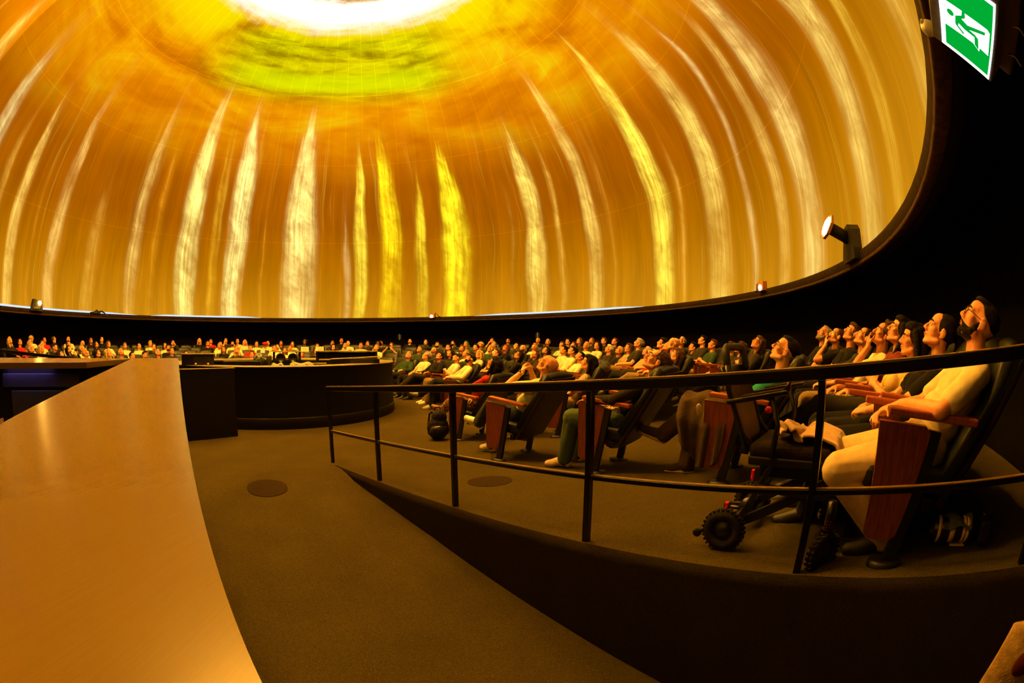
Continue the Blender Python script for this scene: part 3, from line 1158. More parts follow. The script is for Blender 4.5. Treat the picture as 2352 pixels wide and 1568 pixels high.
def build_rim_gear():
    dark = mat('projector_black', (0.02, 0.016, 0.012), 0.6, 0.3, 0.3)
    hot = emis('lamp_hot', (1.0, 0.86, 0.62), 14.0)
    vhot = emis('lamp_very_hot', (1.0, 0.52, 0.08), 260.0)
    warm = mat('amber_plate', (0.55, 0.20, 0.03), 0.5, 0.4, 0.2)
    steel = mat('steel', (0.5, 0.5, 0.5), 0.3, 0.5, 0.1, metal=1.0)
    # large projector, close, on the right of the exit side
    r = empty('rim_projector')
    r.matrix_world = rim_frame(114.2, RD - 0.02, ZR - 0.02)
    tag(r, 'large black projector on the dome rim with a glowing octagonal front shield', 'projector')
    # local x runs along the rim away from the exit sign; the barrel leans over the hall
    MB().prism([(-0.30, -0.06), (0.22, -0.06), (0.24, 0.02), (0.12, 0.30), (0.02, 0.40), (-0.12, 0.42), (-0.22, 0.34), (-0.30, 0.08)], -0.11, 0.11,
               Matrix.Rotation(PI / 2, 4, 'X')).build('housing', dark, r)
    q = Vector((-0.14, 0.90, 0.40)).normalized()
    rot = q.to_track_quat('Z', 'Y').to_matrix().to_4x4()
    L = Matrix.Translation((-0.02, 0.06, 0.24)) @ rot
    MB().lathe([(0, 0), (0.085, 0), (0.085, 0.36), (0, 0.36)], 24, L).build('lens_tube', dark, r)
    MB().lathe([(0.085, 0.33), (0.185, 0.36), (0.19, 0.40), (0.18, 0.40), (0.08, 0.36)], 8, L, False).build('shield', warm, r)
    MB().lathe([(0, 0.385), (0.10, 0.392), (0.14, 0.40)], 8, L, False).build('lens_glow', hot, r)
    MB().tube([(0.05, 0.06, 0.24), (0.24, 0.04, 0.0)], 0.03).build('strut', dark, r)
    MB().box((0.12, 0.08, 0.03), (0.14, 0.05, 0.06), 0.01).build('foot', steel, r)
    # projector far along the rim
    r = empty('rim_projector')
    r.matrix_world = rim_frame(-94.7, RD - 0.05, ZR)
    tag(r, 'black wedge shaped projector on the far dome rim with one bright round lamp', 'projector')
    MB().prism([(-0.34, -0.04), (0.28, -0.04), (0.14, 0.34), (-0.28, 0.27)], -0.10, 0.12, Matrix.Rotation(PI / 2, 4, 'X')).build('housing', dark, r)
    MB().lathe([(0, 0.02), (0.055, 0.01), (0.07, 0.0), (0.07, -0.03)], 20, Matrix.Translation((-0.16, 0.13, 0.22)) @ Matrix.Rotation(-PI / 2, 4, 'X')).build('lamp', vhot, r)
    MB().box((0.0, 0.12, 0.05), (0.3, 0.02, 0.06), 0.005).build('control_panel', steel, r)
    # two small spotlights
    for ph, lb in ((9.2, 'small square spotlight with a bright lens on the dome rim beyond the console'),
                   (91.2, 'small amber spotlight with a black bracket on the dome rim near the large projector')):
        r = empty('rim_spotlight')
        r.matrix_world = rim_frame(ph, RD - 0.05, ZR)
        tag(r, lb, 'spotlight')
        MB().box((0, 0.02, 0.08), (0.26, 0.12, 0.20), 0.01).build('housing', warm, r)
        MB().lathe([(0, 0.02), (0.05, 0.012), (0.065, 0.0), (0.065, -0.02)], 18, Matrix.Translation((0.0, 0.085, 0.05)) @ Matrix.Rotation(-PI / 2, 4, 'X')).build('lens', hot, r)
        MB().tube([(0.14 if ph > 50 else -0.14, 0.0, 0.0), (0.14 if ph > 50 else -0.14, 0, 0.20), (0.27 if ph > 50 else -0.3, 0, 0.15 if ph > 50 else 0.04), (0.28 if ph > 50 else -0.5, 0, -0.02)], 0.016).build('bracket', dark, r)
    r = empty('cable_bundle')
    r.matrix_world = rim_frame(-76.9, RD - 0.05, ZR)
    tag(r, 'low black bundle of cables lying on the dome rim beside the cove light', 'cables')
    MB().tube([(-0.35, 0, 0.03), (-0.15, 0.02, 0.10), (0.0, 0.0, 0.06), (0.1, 0.01, 0.12), (0.2, 0, 0.05), (0.42, 0.0, 0.03)], [0.02, 0.035, 0.05, 0.05, 0.04, 0.02]).build('bundle', dark, r)
    MB().box((0.1, 0.02, 0.03), (0.35, 0.06, 0.06), 0.01).build('junction_box', dark, r)
    # pale blue cove lights, fitted on the rim behind the fascia
    cv = emis('cove_blue', (0.62, 0.76, 1.0), 1.15)
    for p0, p1, lb in ((-118, -66.2, 'pale blue cove light strip along the rim beside the wedge projector'),
                       (-62.7, -33.7, 'pale blue cove light strip along the rim opposite the console'),
                       (19.5, 61.2, 'pale blue cove light strip along the rim above the seats behind the handrail')):
        r = empty('cove_light', (C0.x, C0.y, ZR))
        tag(r, lb, 'light strip')
        n = 24
        f0, f1 = math.radians(p0), math.radians(p1)

        def prof(i, w0, w1, z0, z1):
            t = i / n
            a = f0 + (f1 - f0) * t
            k = min(1.0, min(t, 1 - t) * 6 + 0.12)
            return [(q * math.sin(a), q * math.cos(a), z0 if j in (0, 1) else z0 + (z1 - z0) * k) for j, q in enumerate((w0, w1, w1, w0))]

        MB().sweep(range(n + 1), lambda i: prof(i, RD - 0.02, RD - 0.012, 0.02, 0.085), True).build('diffuser', cv, r)
        MB().sweep(range(n + 1), lambda i: prof(i, RD - 0.028, RD - 0.012, 0.008, 0.02), True).build('channel', dark, r)


build_rim_gear()


def build_wall_slits():
    for ph, cols in ((-0.1, ('red', 'green', 'orange')), (32.4, ('orange', 'green', 'red'))):
        for i, c in enumerate(cols):
            col = {'red': (0.30, 0.03, 0.01), 'green': (0.28, 0.42, 0.05), 'orange': (0.35, 0.10, 0.01)}[c]
            m = rim_frame(ph + (i - 1) * 0.32, RW - 0.012, 1.34)
            o = MB().box((0, 0, 0), (0.022 if c != 'green' else 0.035, 0.012, 0.20 if c != 'green' else 0.26), 0.003).build('indicator_strip', emis('slit_' + c, col, 0.45))
            o.matrix_world = m
            tag(o, f'thin glowing {c} strip upright on the black wall ' + ('straight past the console' if ph < 10 else 'past the handrail seats'), 'indicator light')


build_wall_slits()
build_far_rail()


# ------------------------------------------------------------------ theatre seats
M_WOOD = wood_mat('red_wood', (0.10, 0.020, 0.006), (0.20, 0.042, 0.012), 0.42)
M_ARM = wood_mat('arm_wood', (0.26, 0.060, 0.015), (0.38, 0.092, 0.022), 0.36)
M_LEATHER = mat('black_leather', (0.011, 0.013, 0.008), 0.42, 0.35, 0.25, 60, 0.12, 90)
M_SHELL = mat('seat_shell', (0.012, 0.004, 0.002), 0.45, 0.35, 0.3, 25)
M_STEEL = mat('dark_steel', (0.005, 0.0045, 0.004), 0.4, 0.5, 0.2)
REC = math.radians(33)
SEATM = {}


def seat_meshes():
    t = Vector((0, -math.sin(REC), math.cos(REC)))
    base = Vector((0, -0.13, 0.37))
    rot = Matrix.Rotation(REC, 4, 'X')
    B = Matrix.Translation(base) @ rot
    SEATM['seat_cushion'] = (MB().box((0, 0.11, 0.365), (0.48, 0.50, 0.13), 0.045, Matrix.Rotation(0.10, 4, 'X'), 3).mesh('seat_cushion'), M_LEATHER)
    mb = MB()
    # padded back with a rolled headrest
    prof = [(0.045, 0.0), (0.055, 0.20), (0.040, 0.40), (0.055, 0.52), (0.075, 0.60), (0.070, 0.665), (0.035, 0.70), (-0.015, 0.70), (-0.035, 0.67), (-0.03, 0.0)]
    rows = []
    for x, k in ((-0.245, 0.80), (-0.225, 1.0), (-0.1, 1.0), (0, 1.0), (0.1, 1.0), (0.225, 1.0), (0.245, 0.80)):
        top = 0.0 if abs(x) < 0.2 else -0.02
        rows.append([B @ Vector((x, y * k, z + (top if z > 0.5 else 0))) for y, z in prof])
    mb.sweep(rows, lambda r: r, True, True)
    SEATM['backrest'] = (mb.mesh('backrest'), M_LEATHER)
    mb = MB()
    rows = []
    for x, k in ((-0.255, 0.6), (-0.24, 1.0), (0, 1.15), (0.24, 1.0), (0.255, 0.6)):
        rows.append([B @ Vector((x, y, z)) for y, z in ((-0.03, -0.10), (-0.03, 0.66), (-0.03 - 0.025 * k, 0.675), (-0.03 - 0.035 * k, 0.64), (-0.03 - 0.035 * k, -0.10))])
    mb.sweep(rows, lambda r: r, True)
    SEATM['back_shell'] = (mb.mesh('back_shell'), M_SHELL)
    mb = MB().box((0, 0.07, 0.655), (0.075, 0.47, 0.034), 0.008, Matrix.Translation((0, 0, 0)) @ Matrix.Rotation(0.12, 4, 'X'))
    SEATM['armrest'] = (mb.mesh('armrest'), M_ARM)
    # wooden end panel, tapering to the floor
    poly = [(0.265, 0.645), (0.03, 0.620), (0.005, 0.59), (0.095, 0.145), (0.125, 0.120), (0.235, 0.125), (0.262, 0.150)]
    mb = MB().prism(poly, -0.022, 0.022, Matrix(((0, 0, 1, 0), (1, 0, 0, 0), (0, 1, 0, 0), (0, 0, 0, 1))))
    SEATM['side_panel'] = (mb.mesh('side_panel'), M_WOOD)
    mb = MB()
    bar(mb, (0, -0.02, 0.60), (0, 0.10, 0.02), 0.035, 0.07, 0.005)
    SEATM['leg'] = (mb.mesh('leg'), M_STEEL)
    mb = MB().lathe([(0, 0.022), (0.055, 0.022), (0.07, 0.012), (0.075, -0.06), (0, -0.06)], 20, Matrix.Translation((0, 0.11, 0.0)) @ Matrix.Diagonal((0.8, 1.35, 1, 1)))
    SEATM['foot_plate'] = (mb.mesh('foot_plate'), M_STEEL)
    mb = MB()
    bar(mb, (-0.25, -0.05, 0.27), (0.25, -0.05, 0.27), 0.05, 0.06, 0.005)
    SEATM['cross_beam'] = (mb.mesh('cross_beam'), M_STEEL)


seat_meshes()


def place_seat(x, y, z, rz, label, group, sides=(-1,), detail=True, panel=True):
    r = empty('theatre_seat', (x, y, z), rz)
    tag(r, label, 'seat', group)
    for nm in ('seat_cushion', 'backrest', 'back_shell') + (('cross_beam',) if detail else ()):
        me, mt = SEATM[nm]
        obj(nm, me, mt, r)
    for s in sides:
        for nm in (('armrest', 'side_panel') if panel else ('armrest',)) + (('leg', 'foot_plate') if detail else ()):
            me, mt = SEATM[nm]
            o = obj(nm, me, mt, r)
            o.location = (0.275 * s, 0, 0)
    return r


def face_rz(dx, dy):
    return math.atan2(-dx, dy)


# ------------------------------------------------------------------ people: one continuous skin grown over a skeleton of blobs
_ico = {}


def ico(sub=2):
    if sub not in _ico:
        bm = bmesh.new()
        bmesh.ops.create_icosphere(bm, subdivisions=sub, radius=1.0)
        v = np.array([p.co[:] for p in bm.verts])
        bm.verts.index_update()
        f = np.array([[q.index for q in fc.verts] for fc in bm.faces])
        bm.free()
        _ico[sub] = (v, f)
    return _ico[sub]


def V(*a):
    return np.array(a, float)


def unit(a):
    n = np.linalg.norm(a)
    return a / n if n > 1e-9 else V(0, 0, 1)


def cap(tagname, a, b, ra, rb):
    return ('c', tagname, np.asarray(a, float), np.asarray(b, float), ra, rb)


def ell(tagname, c, r, R=None):
    return ('e', tagname, np.asarray(c, float), np.asarray(r, float), np.eye(3) if R is None else R)


def surf(name, prims, inf=0.0, voxel=0.012, smooth=4, fac=0.5):
    vs, fs, k = [], [], 0
    iv, jf = ico(2)
    for p in prims:
        if p[0] == 'c':
            a, b, ra, rb = p[2:]
            ax = unit(b - a)
            d = iv @ ax
            v = np.where((d > 0)[:, None], b + iv * (rb + inf), a + iv * (ra + inf))
        else:
            c, r, R = p[2:]
            v = c + (iv * (r + inf)) @ R.T
        vs.append(v)
        fs.append(jf + k)
        k += len(v)
    v = np.concatenate(vs)
    f = np.concatenate(fs)
    me = bpy.data.meshes.new(name + '_src')
    me.from_pydata(v.tolist(), [], f.tolist())
    o = bpy.data.objects.new('tmp', me)
    COL.objects.link(o)
    md = o.modifiers.new('r', 'REMESH')
    md.mode = 'VOXEL'
    md.voxel_size = voxel
    md.adaptivity = 0.0
    if smooth:
        sm = o.modifiers.new('s', 'SMOOTH')
        sm.iterations = smooth
        sm.factor = fac
    dg = bpy.context.evaluated_depsgraph_get()
    out = bpy.data.meshes.new_from_object(o.evaluated_get(dg))
    out.name = name
    bpy.data.objects.remove(o)
    bpy.data.meshes.remove(me)
    out.polygons.foreach_set('use_smooth', [True] * len(out.polygons))
    return out


def rot_x(a):
    c, s = math.cos(a), math.sin(a)
    return np.array([[1, 0, 0], [0, c, -s], [0, s, c]])


def rot_z(a):
    c, s = math.cos(a), math.sin(a)
    return np.array([[c, -s, 0], [s, c, 0], [0, 0, 1]])


def rot_y(a):
    c, s = math.cos(a), math.sin(a)
    return np.array([[c, 0, s], [0, 1, 0], [-s, 0, c]])


def head_prims(hc, R, fine=False, female=False, jaw=1.0):
    T = lambda p: hc + R @ V(*p)
    k = 0.93 if female else 1.0
    out = []

    def E(c, r, RR=None):
        out.append(ell('head', T(c), V(*r), R if RR is None else R @ RR))

    def Cp(a, b, ra, rb):
        out.append(cap('head', T(a), T(b), ra, rb))

    E((0, -0.015, 0.035), (0.074 * k, 0.094, 0.082))
    E((0, 0.034, 0.047), (0.062 * k, 0.057, 0.058))
    E((0, 0.040, -0.012), (0.060 * k, 0.050, 0.062))
    E((0, 0.032, -0.062), (0.052 * k * jaw, 0.054, 0.040))
    E((0, 0.074, -0.086), (0.021 * jaw, 0.019, 0.019))
    for s in (-1, 1):
        E((0.040 * s * k, 0.055, -0.006), (0.024, 0.026, 0.022))
        Cp((0.045 * s * k, 0.070, 0.032), (0.008 * s, 0.090, 0.030), 0.010, 0.010)
        Cp((0.052 * s * k, 0.01, -0.055), (0.02 * s, 0.065, -0.084), 0.020, 0.016)
        E((0.031 * s * k, 0.074, 0.011), (0.016, 0.012, 0.011))
        E((0.079 * s * k, -0.006, -0.004), (0.010, 0.019, 0.030), rot_z(0.35 * s) @ rot_x(-0.15))
        if fine:
            # ear helix and lobe
            for i in range(6):
                a0 = math.radians(-70 + 42 * i)
                a1 = math.radians(-70 + 42 * (i + 1))
                f = lambda a: (0.086 * s * k, -0.010 - 0.017 * math.cos(a) * 1.0 + 0.004, -0.002 + 0.028 * math.sin(a))
                if i < 5: Cp(f(a0), f(a1), 0.0055, 0.0055)
            E((0.084 * s * k, 0.004, -0.030), (0.006, 0.009, 0.010))
        E((0.0125 * s, 0.100, -0.026), (0.0095, 0.012, 0.008))
    Cp((0, 0.086, 0.024), (0, 0.113, -0.016), 0.0085, 0.0115)
    E((0, 0.114, -0.020), (0.0115, 0.011, 0.0095))
    Cp((-0.018, 0.086, -0.047), (0, 0.0945, -0.0455), 0.0058, 0.0075)
    Cp((0.018, 0.086, -0.047), (0, 0.0945, -0.0455), 0.0058, 0.0075)
    Cp((-0.016, 0.084, -0.058), (0.016, 0.084, -0.058), 0.0072, 0.0072)
    E((0, 0.089, -0.0585), (0.013, 0.008, 0.0075))
    return out


def hand_prims(side, W, d, pn, curl=0.5, fine=True, k=1.0, spread=0.10):
    """W wrist, d along the hand, pn palm normal (towards the palm side)"""
    d = unit(d)
    pn = unit(pn - d * np.dot(pn, d))
    x = np.cross(d, pn) * side          # towards the thumb
    t = 'hand'
    out = []
    R = np.stack([x, d, pn], 1)
    out.append(ell(t, W + d * 0.048 * k, V(0.040, 0.052, 0.0145) * k, R))
    out.append(cap(t, W - d * 0.01, W + d * 0.03, 0.026 * k, 0.024 * k))
    if not fine:
        out.append(cap(t, W + d * 0.08 * k, W + (d * 0.13 + pn * 0.05 * curl) * k, 0.026 * k, 0.018 * k))
        out.append(cap(t, W + x * 0.03 * k + d * 0.02, W + (x * 0.055 + d * 0.06 + pn * 0.02) * k, 0.014 * k, 0.010 * k))
        return out
    for i, (o, L) in enumerate(((0.029, 0.068), (0.0100, 0.077), (-0.0095, 0.072), (-0.028, 0.056))):
        p = W + x * o * k + d * 0.088 * k
        dd = unit(d + x * (o * spread * 30))
        ang = 0
        r = 0.0088 - 0.0006 * i
        for j, (seg, dr) in enumerate(((0.45, 0.45), (0.32, 0.85), (0.26, 0.55))):
            ang += curl * dr * (1 + 0.10 * i)
            dirn = dd * math.cos(ang) + pn * math.sin(ang)
            q = p + dirn * L * seg * k
            out.append(cap(t, p, q, r * k, (r - 0.0008) * k))
            p = q
            r -= 0.0006
    p = W + x * 0.030 * k + d * 0.022 * k
    q = p + unit(x * 0.7 + d * 0.75 + pn * 0.35) * 0.042 * k
    out.append(cap(t, p, q, 0.0135 * k, 0.0105 * k))
    q2 = q + unit(x * 0.25 + d * 0.9 + pn * (0.3 + curl * 0.5)) * 0.034 * k
    out.append(cap(t, q, q2, 0.0100 * k, 0.0085 * k))
    return out


def ik(a, b, l1, l2, pole):
    d = b - a
    L = np.linalg.norm(d)
    L2 = min(L, (l1 + l2) * 0.999)
    u = d / L
    b = a + u * L2
    x = (l1 * l1 - l2 * l2 + L2 * L2) / (2 * L2)
    h = math.sqrt(max(0.0, l1 * l1 - x * x))
    p = pole - u * np.dot(pole, u)
    return a + u * x + unit(p) * h, b


def build_figure(name, rec=33, gaze=38, yaw=0, roll=0, female=False, girth=1.0, arms=('lap', 'lap'), legs='floor', fine=False, voxel=0.011,
                 sleeve=0.55, forearm_sleeve=0.0, shorts=1.0, head_fwd=0.0, jaw=1.0, sc=1.0, legw=1.0, skirt=False):
    b = math.radians(rec)
    hip = V(0, -0.03, 0.515)
    t = V(0, -math.sin(b), math.cos(b))
    f = V(0, math.cos(b), math.sin(b))
    X = V(1, 0, 0)
    sw = 0.158 if female else 0.182
    g = girth
    P = []
    Rt = np.stack([X, f, t], 1)
    P.append(ell('torso', hip + f * 0.01, V(0.165 * g, 0.115 * g, 0.12), Rt))
    P.append(ell('torso', hip + t * 0.14 + f * 0.015 * g, V(0.142 * g, 0.108 * g, 0.13), Rt))
    P.append(ell('torso', hip + t * 0.30, V(0.152 * (0.93 if female else 1) * g, 0.108 * g, 0.145), Rt))
    P.append(cap('torso', hip + t * 0.41 - X * (sw - 0.05), hip + t * 0.41 + X * (sw - 0.05), 0.070, 0.070))
    if female:
        for s in (-1, 1): P.append(ell('torso', hip + t * 0.28 + f * 0.085 + X * 0.07 * s, V(0.06, 0.05, 0.058), Rt))
    Nn = hip + t * 0.475
    nb = b * 0.35
    nd = V(0, -math.sin(nb), math.cos(nb)) + V(0, head_fwd, 0)
    ga = math.radians(gaze)
    Rh = rot_z(math.radians(yaw)) @ rot_x(ga) @ rot_y(math.radians(roll))
    hc = Nn + nd * 0.118 + Rh @ V(0, 0.03, 0.03)
    nr = 0.050 if female else 0.058
    P.append(cap('neck', Nn - t * 0.02, hc + Rh @ V(0, -0.022, -0.055), nr * 1.10, nr))
    P.append(cap('neck', Nn + X * 0.08 - t * 0.05, Nn - X * 0.08 - t * 0.05, 0.045, 0.045))
    P += head_prims(hc, Rh, fine, female, jaw)
    info = {'hc': hc, 'Rh': Rh}
    up_l, fo_l = (0.275, 0.245) if female else (0.295, 0.262)
    ua, fa = (0.040, 0.033) if female else (0.048, 0.038)
    joints = {}
    mouth = hc + Rh @ V(0, 0.12, -0.06)
    for s, mode in ((-1, arms[0]), (1, arms[1])):
        S = hip + t * 0.405 + X * sw * s
        pole = V(0.9 * s, -0.25, -0.6)
        curl = 0.6
        if mode == 'lap':
            W = hip + V(0.085 * s, 0.20, 0.13)
            hd, pn = V(-0.55 * s, 0.75, -0.12), V(0, 0, -1)
        elif mode == 'lapclasp':
            W = hip + V(0.075 * s, 0.24, 0.145)
            hd, pn = V(-0.75 * s, 0.62, -0.1), V(-0.35 * s, -0.3, -1)
            curl = 0.75
        elif mode == 'arm':
            W = hip + V(0.255 * s, 0.20, 0.185)
            hd, pn = V(0.05 * s, 1, -0.12), V(0, 0, -1)
            curl = 0.45
        elif mode == 'elbow':
            W = hip + V(0.10 * s, 0.16, 0.20)
            pole = V(1.0 * s, 0.0, -0.35)
            hd, pn = V(-0.8 * s, 0.4, -0.1), V(0, -0.2, -1)
        elif mode == 'clasp':
            W = hc + V(0.075 * s, 0.27, -0.06)
            pole = V(1.0 * s, 0.1, -0.9)
            hd, pn = V(-0.62 * s, 0.15, 0.62), V(-1.0 * s, -0.2, -0.2)
            curl = 0.85
        elif mode == 'belly':
            W = hip + t * 0.20 + f * 0.19 + X * 0.075 * s
            hd, pn = V(-0.85 * s, 0.30, 0.25), V(-0.3 * s, -0.8, -0.4)
            curl = 0.7
        elif mode == 'chin':
            W = mouth + V(0.05 * s, 0.035, -0.10)
            pole = V(0.6 * s, 0.2, -1)
            hd, pn = V(-0.35 * s, -0.10, 0.8), V(-0.3 * s, -1, 0)
            curl = 0.95
        elif mode == 'phone':
            W = hc + V(0.10 * s, 0.30, -0.10)
            pole = V(0.9 * s, 0, -0.9)
            hd, pn = V(-0.55 * s, 0.1, 0.75), V(-0.6 * s, -0.8, 0)
            curl = 0.8
        elif mode == 'brow':
            W = hc + V(0.10 * s, 0.17, 0.02)
            pole = V(1.0 * s, 0.2, -0.7)
            hd, pn = V(-0.75 * s, -0.25, 0.45), V(0, -1, -0.3)
            curl = 0.5
        else:
            W = hip + V(0.2 * s, 0.2, 0.1)
            hd, pn = V(0, 1, 0), V(0, 0, -1)
        E, W = ik(S, W, up_l, fo_l, pole)
        joints['S', s], joints['E', s], joints['W', s] = S, E, W
        P.append(cap('uarm', S, E, ua * 1.12, ua * 0.86))
        P.append(cap('farm', E, E + (W - E) * 0.45, ua * 0.86, fa * 1.08))
        P.append(cap('farm', E + (W - E) * 0.4, W, fa * 1.08, fa * 0.68))
        P += hand_prims(s, W, hd, pn, curl, fine, 0.93 if female else 1.0)
        info['hand', s] = (W, unit(hd))
    th_l, sh_l = (0.42, 0.42) if female else (0.445, 0.44)
    tr, sr = (0.080, 0.055) if female else (0.082, 0.058)
    tr *= legw
    for s in (-1, 1):
        H = hip + V(0.095 * s, 0.03, -0.01)
        pole = V(0.10 * s, 0.5, 1.0)
        toe = V(0.10 * s, 1, -0.05)
        if legs == 'floor':
            A = V(0.13 * s, 0.50, 0.09)
        elif legs == 'tuck':
            A = V(0.13 * s, 0.13, 0.10)
            pole = V(0.04 * s, 0.6, 1.0)
        elif legs == 'long':
            A = V(0.12 * s, 0.68, 0.09)
        elif legs == 'wide':
            A = V(0.25 * s, 0.50, 0.09)
            pole = V(0.35 * s, 0.5, 1.0)
        elif legs == 'cross':          # the left ankle rests on the right knee
            if s == 1:
                A = V(0.12, 0.52, 0.09)
            else:
                A = V(0.17, 0.42, 0.66)
                pole = V(-1.0, 0.5, 0.3)
                toe = V(0.35, 0.55, 0.55)
        elif legs == 'over':           # one thigh over the other, foot hanging
            if s == 1:
                A = V(0.10, 0.50, 0.09)
            else:
                A = V(0.14, 0.74, 0.33)
                pole = V(-0.05, 0.4, 1.0)
                toe = V(-0.1, 0.9, 0.35)
        K, A = ik(H, A, th_l, sh_l, pole)
        joints['H', s], joints['K', s], joints['A', s] = H, K, A
        P.append(cap('thigh', H, K, tr * 1.12, tr * 0.76))
        P.append(cap('shin', K, K + (A - K) * 0.35, tr * 0.74, sr))
        P.append(cap('shin', K + (A - K) * 0.3, A, sr, 0.040))
        td = unit(toe - unit(A - K) * np.dot(toe, unit(A - K)) * (0.0 if legs in ('cross', 'over') and s == -1 else 0))
        dn = unit(A - K)
        if not (legs in ('cross', 'over') and s == -1): dn = V(0, 0, -1)
        heel = A + dn * 0.05 - td * 0.035
        ball = A + dn * 0.058 + td * 0.135
        tip = A + dn * 0.062 + td * 0.185
        P.append(cap('foot%d' % s, A, heel, 0.038, 0.032))
        P.append(cap('foot%d' % s, A + dn * 0.012, ball, 0.040, 0.034))
        P.append(cap('foot%d' % s, ball, tip, 0.034, 0.026))
        info['ankle', s] = A
        info['knee', s] = K
    info['prims'] = P
    info['joints'] = joints
    parts = {}
    parts['body'] = surf(name + '_body', P, 0, voxel, 3 if fine else 2)
    cv = max(voxel, 0.009)
    top = [p for p in P if p[1] == 'torso']
    for s in (-1, 1):
        S, E, W = joints['S', s], joints['E', s], joints['W', s]
        if sleeve > 0:
            e = S + (E - S) * sleeve
            top.append(cap('sl', S, e, ua * 1.16 + 0.004, ua * (0.98 if sleeve < 0.9 else 0.92) + 0.006))
        if forearm_sleeve > 0:
            top.append(cap('sl', E, E + (W - E) * forearm_sleeve, ua * 0.95, fa * 0.85))
    parts['shirt'] = surf(name + '_shirt', top, 0.013, cv, 3)
    bot = [ell('p', hip + f * 0.01, V(0.165 * g, 0.115 * g, 0.115), Rt)]
    for s in (-1, 1):
        H, K, A = joints['H', s], joints['K', s], joints['A', s]
        bot.append(cap('p', H, K if shorts >= 0.5 else H + (K - H) * shorts * 2, tr * 1.12, tr * 0.82))
        if shorts > 0.5:
            e = K + (A - K) * (shorts - 0.5) * 2
            bot.append(cap('p', K, e, tr * 0.80, sr * 1.05))
    parts['trousers'] = surf(name + '_trousers', bot, 0.020, cv, 3)
    for s in (-1, 1):
        parts['shoe%d' % s] = surf(name + '_shoe', [p for p in P if p[1] == 'foot%d' % s][1:] + [p for p in P if p[1] == 'foot%d' % s][:1], 0.010, max(0.008, cv), 2)
    info['parts'] = parts
    return info


# hair and other things worn on the head, all in head space
HAIR = {}


def hair_mesh(style, vox=0.008):
    key = (style, vox)
    if key in HAIR: return HAIR[key]
    r = random.Random(hash(style) % 1000 if False else len(style) * 31 + ord(style[0]))
    P = []
    z = np.zeros(3)
    E = lambda c, q, R=None: P.append(ell('h', V(*c), V(*q), R))
    Cc = lambda a, b, ra, rb: P.append(cap('h', V(*a), V(*b), ra, rb))
    if style == 's':
        E((0, -0.026, 0.046), (0.081, 0.096, 0.083))
        E((0, 0.022, 0.088), (0.068, 0.076, 0.044))
        E((0, -0.02, 0.03), (0.090, 0.078, 0.074))
        for i in range(26):
            a = r.uniform(0, 2 * PI)
            q = r.uniform(0.0, 0.075)
            E((q * math.cos(a) * 0.9, -0.01 + q * math.sin(a) * 1.1, 0.112 + r.uniform(-0.012, 0.006) - q * q * 4), (0.020, 0.022, 0.012))
    elif style == 'z':                       # clipped sides, a little on top
        E((0, -0.030, 0.052), (0.0765, 0.092, 0.076))
        E((0, 0.012, 0.096), (0.052, 0.070, 0.030))
    elif style == 'l':
        E((0, -0.028, 0.044), (0.088, 0.098, 0.090))
        E((0, 0.018, 0.088), (0.070, 0.076, 0.046))
        for s in (-1, 1):
            Cc((0.070 * s, 0.0, 0.055), (0.082 * s, -0.03, -0.06), 0.030, 0.026)
            Cc((0.082 * s, -0.03, -0.06), (0.085 * s, -0.02, -0.20), 0.028, 0.018)
            Cc((0.05 * s, -0.085, 0.02), (0.055 * s, -0.095, -0.22), 0.045, 0.030)
        Cc((0, -0.095, 0.02), (0, -0.105, -0.20), 0.05, 0.035)
    elif style == 'c':
        E((0, -0.026, 0.048), (0.092, 0.100, 0.090))
        for i in range(70):
            a = r.uniform(0, 2 * PI)
            u = r.uniform(-0.2, 1)
            q = math.sqrt(max(0, 1 - u * u))
            c = V(q * math.cos(a) * 0.105, -0.03 + q * math.sin(a) * 0.11, 0.045 + u * 0.10)
            if c[1] > 0.04 and c[2] < 0.10: continue
            E(tuple(c), (0.026, 0.026, 0.024))
    elif style == 't':                       # tied back into a tail
        E((0, -0.028, 0.044), (0.081, 0.097, 0.084))
        Cc((0, -0.10, 0.06), (0, -0.15, 0.03), 0.030, 0.038)
        Cc((0, -0.15, 0.03), (0, -0.17, -0.12), 0.038, 0.018)
    elif style == 'p':                       # baseball cap
        E((0, -0.012, 0.060), (0.083, 0.102, 0.075))
        for i in range(9):
            x = -0.055 + 0.11 * i / 8
            yy = 0.155 - 18 * x * x * 0.9
            Cc((x, 0.06, 0.078), (x, yy, 0.062), 0.010, 0.007)
    elif style == 'b':                       # beard
        E((0, 0.036, -0.068), (0.057, 0.058, 0.040))
        E((0, 0.074, -0.088), (0.028, 0.024, 0.024))
        for s in (-1, 1):
            Cc((0.064 * s, 0.006, -0.005), (0.052 * s, 0.030, -0.058), 0.012, 0.021)
            Cc((0.005 * s, 0.098, -0.0375), (0.030 * s, 0.078, -0.060), 0.006, 0.009)
    elif style == 'u':                       # stubble-free moustache and goatee
        E((0, 0.078, -0.086), (0.026, 0.022, 0.022))
    me = surf('hair_' + style, P, 0, vox, 2)
    HAIR[key] = me
    return me


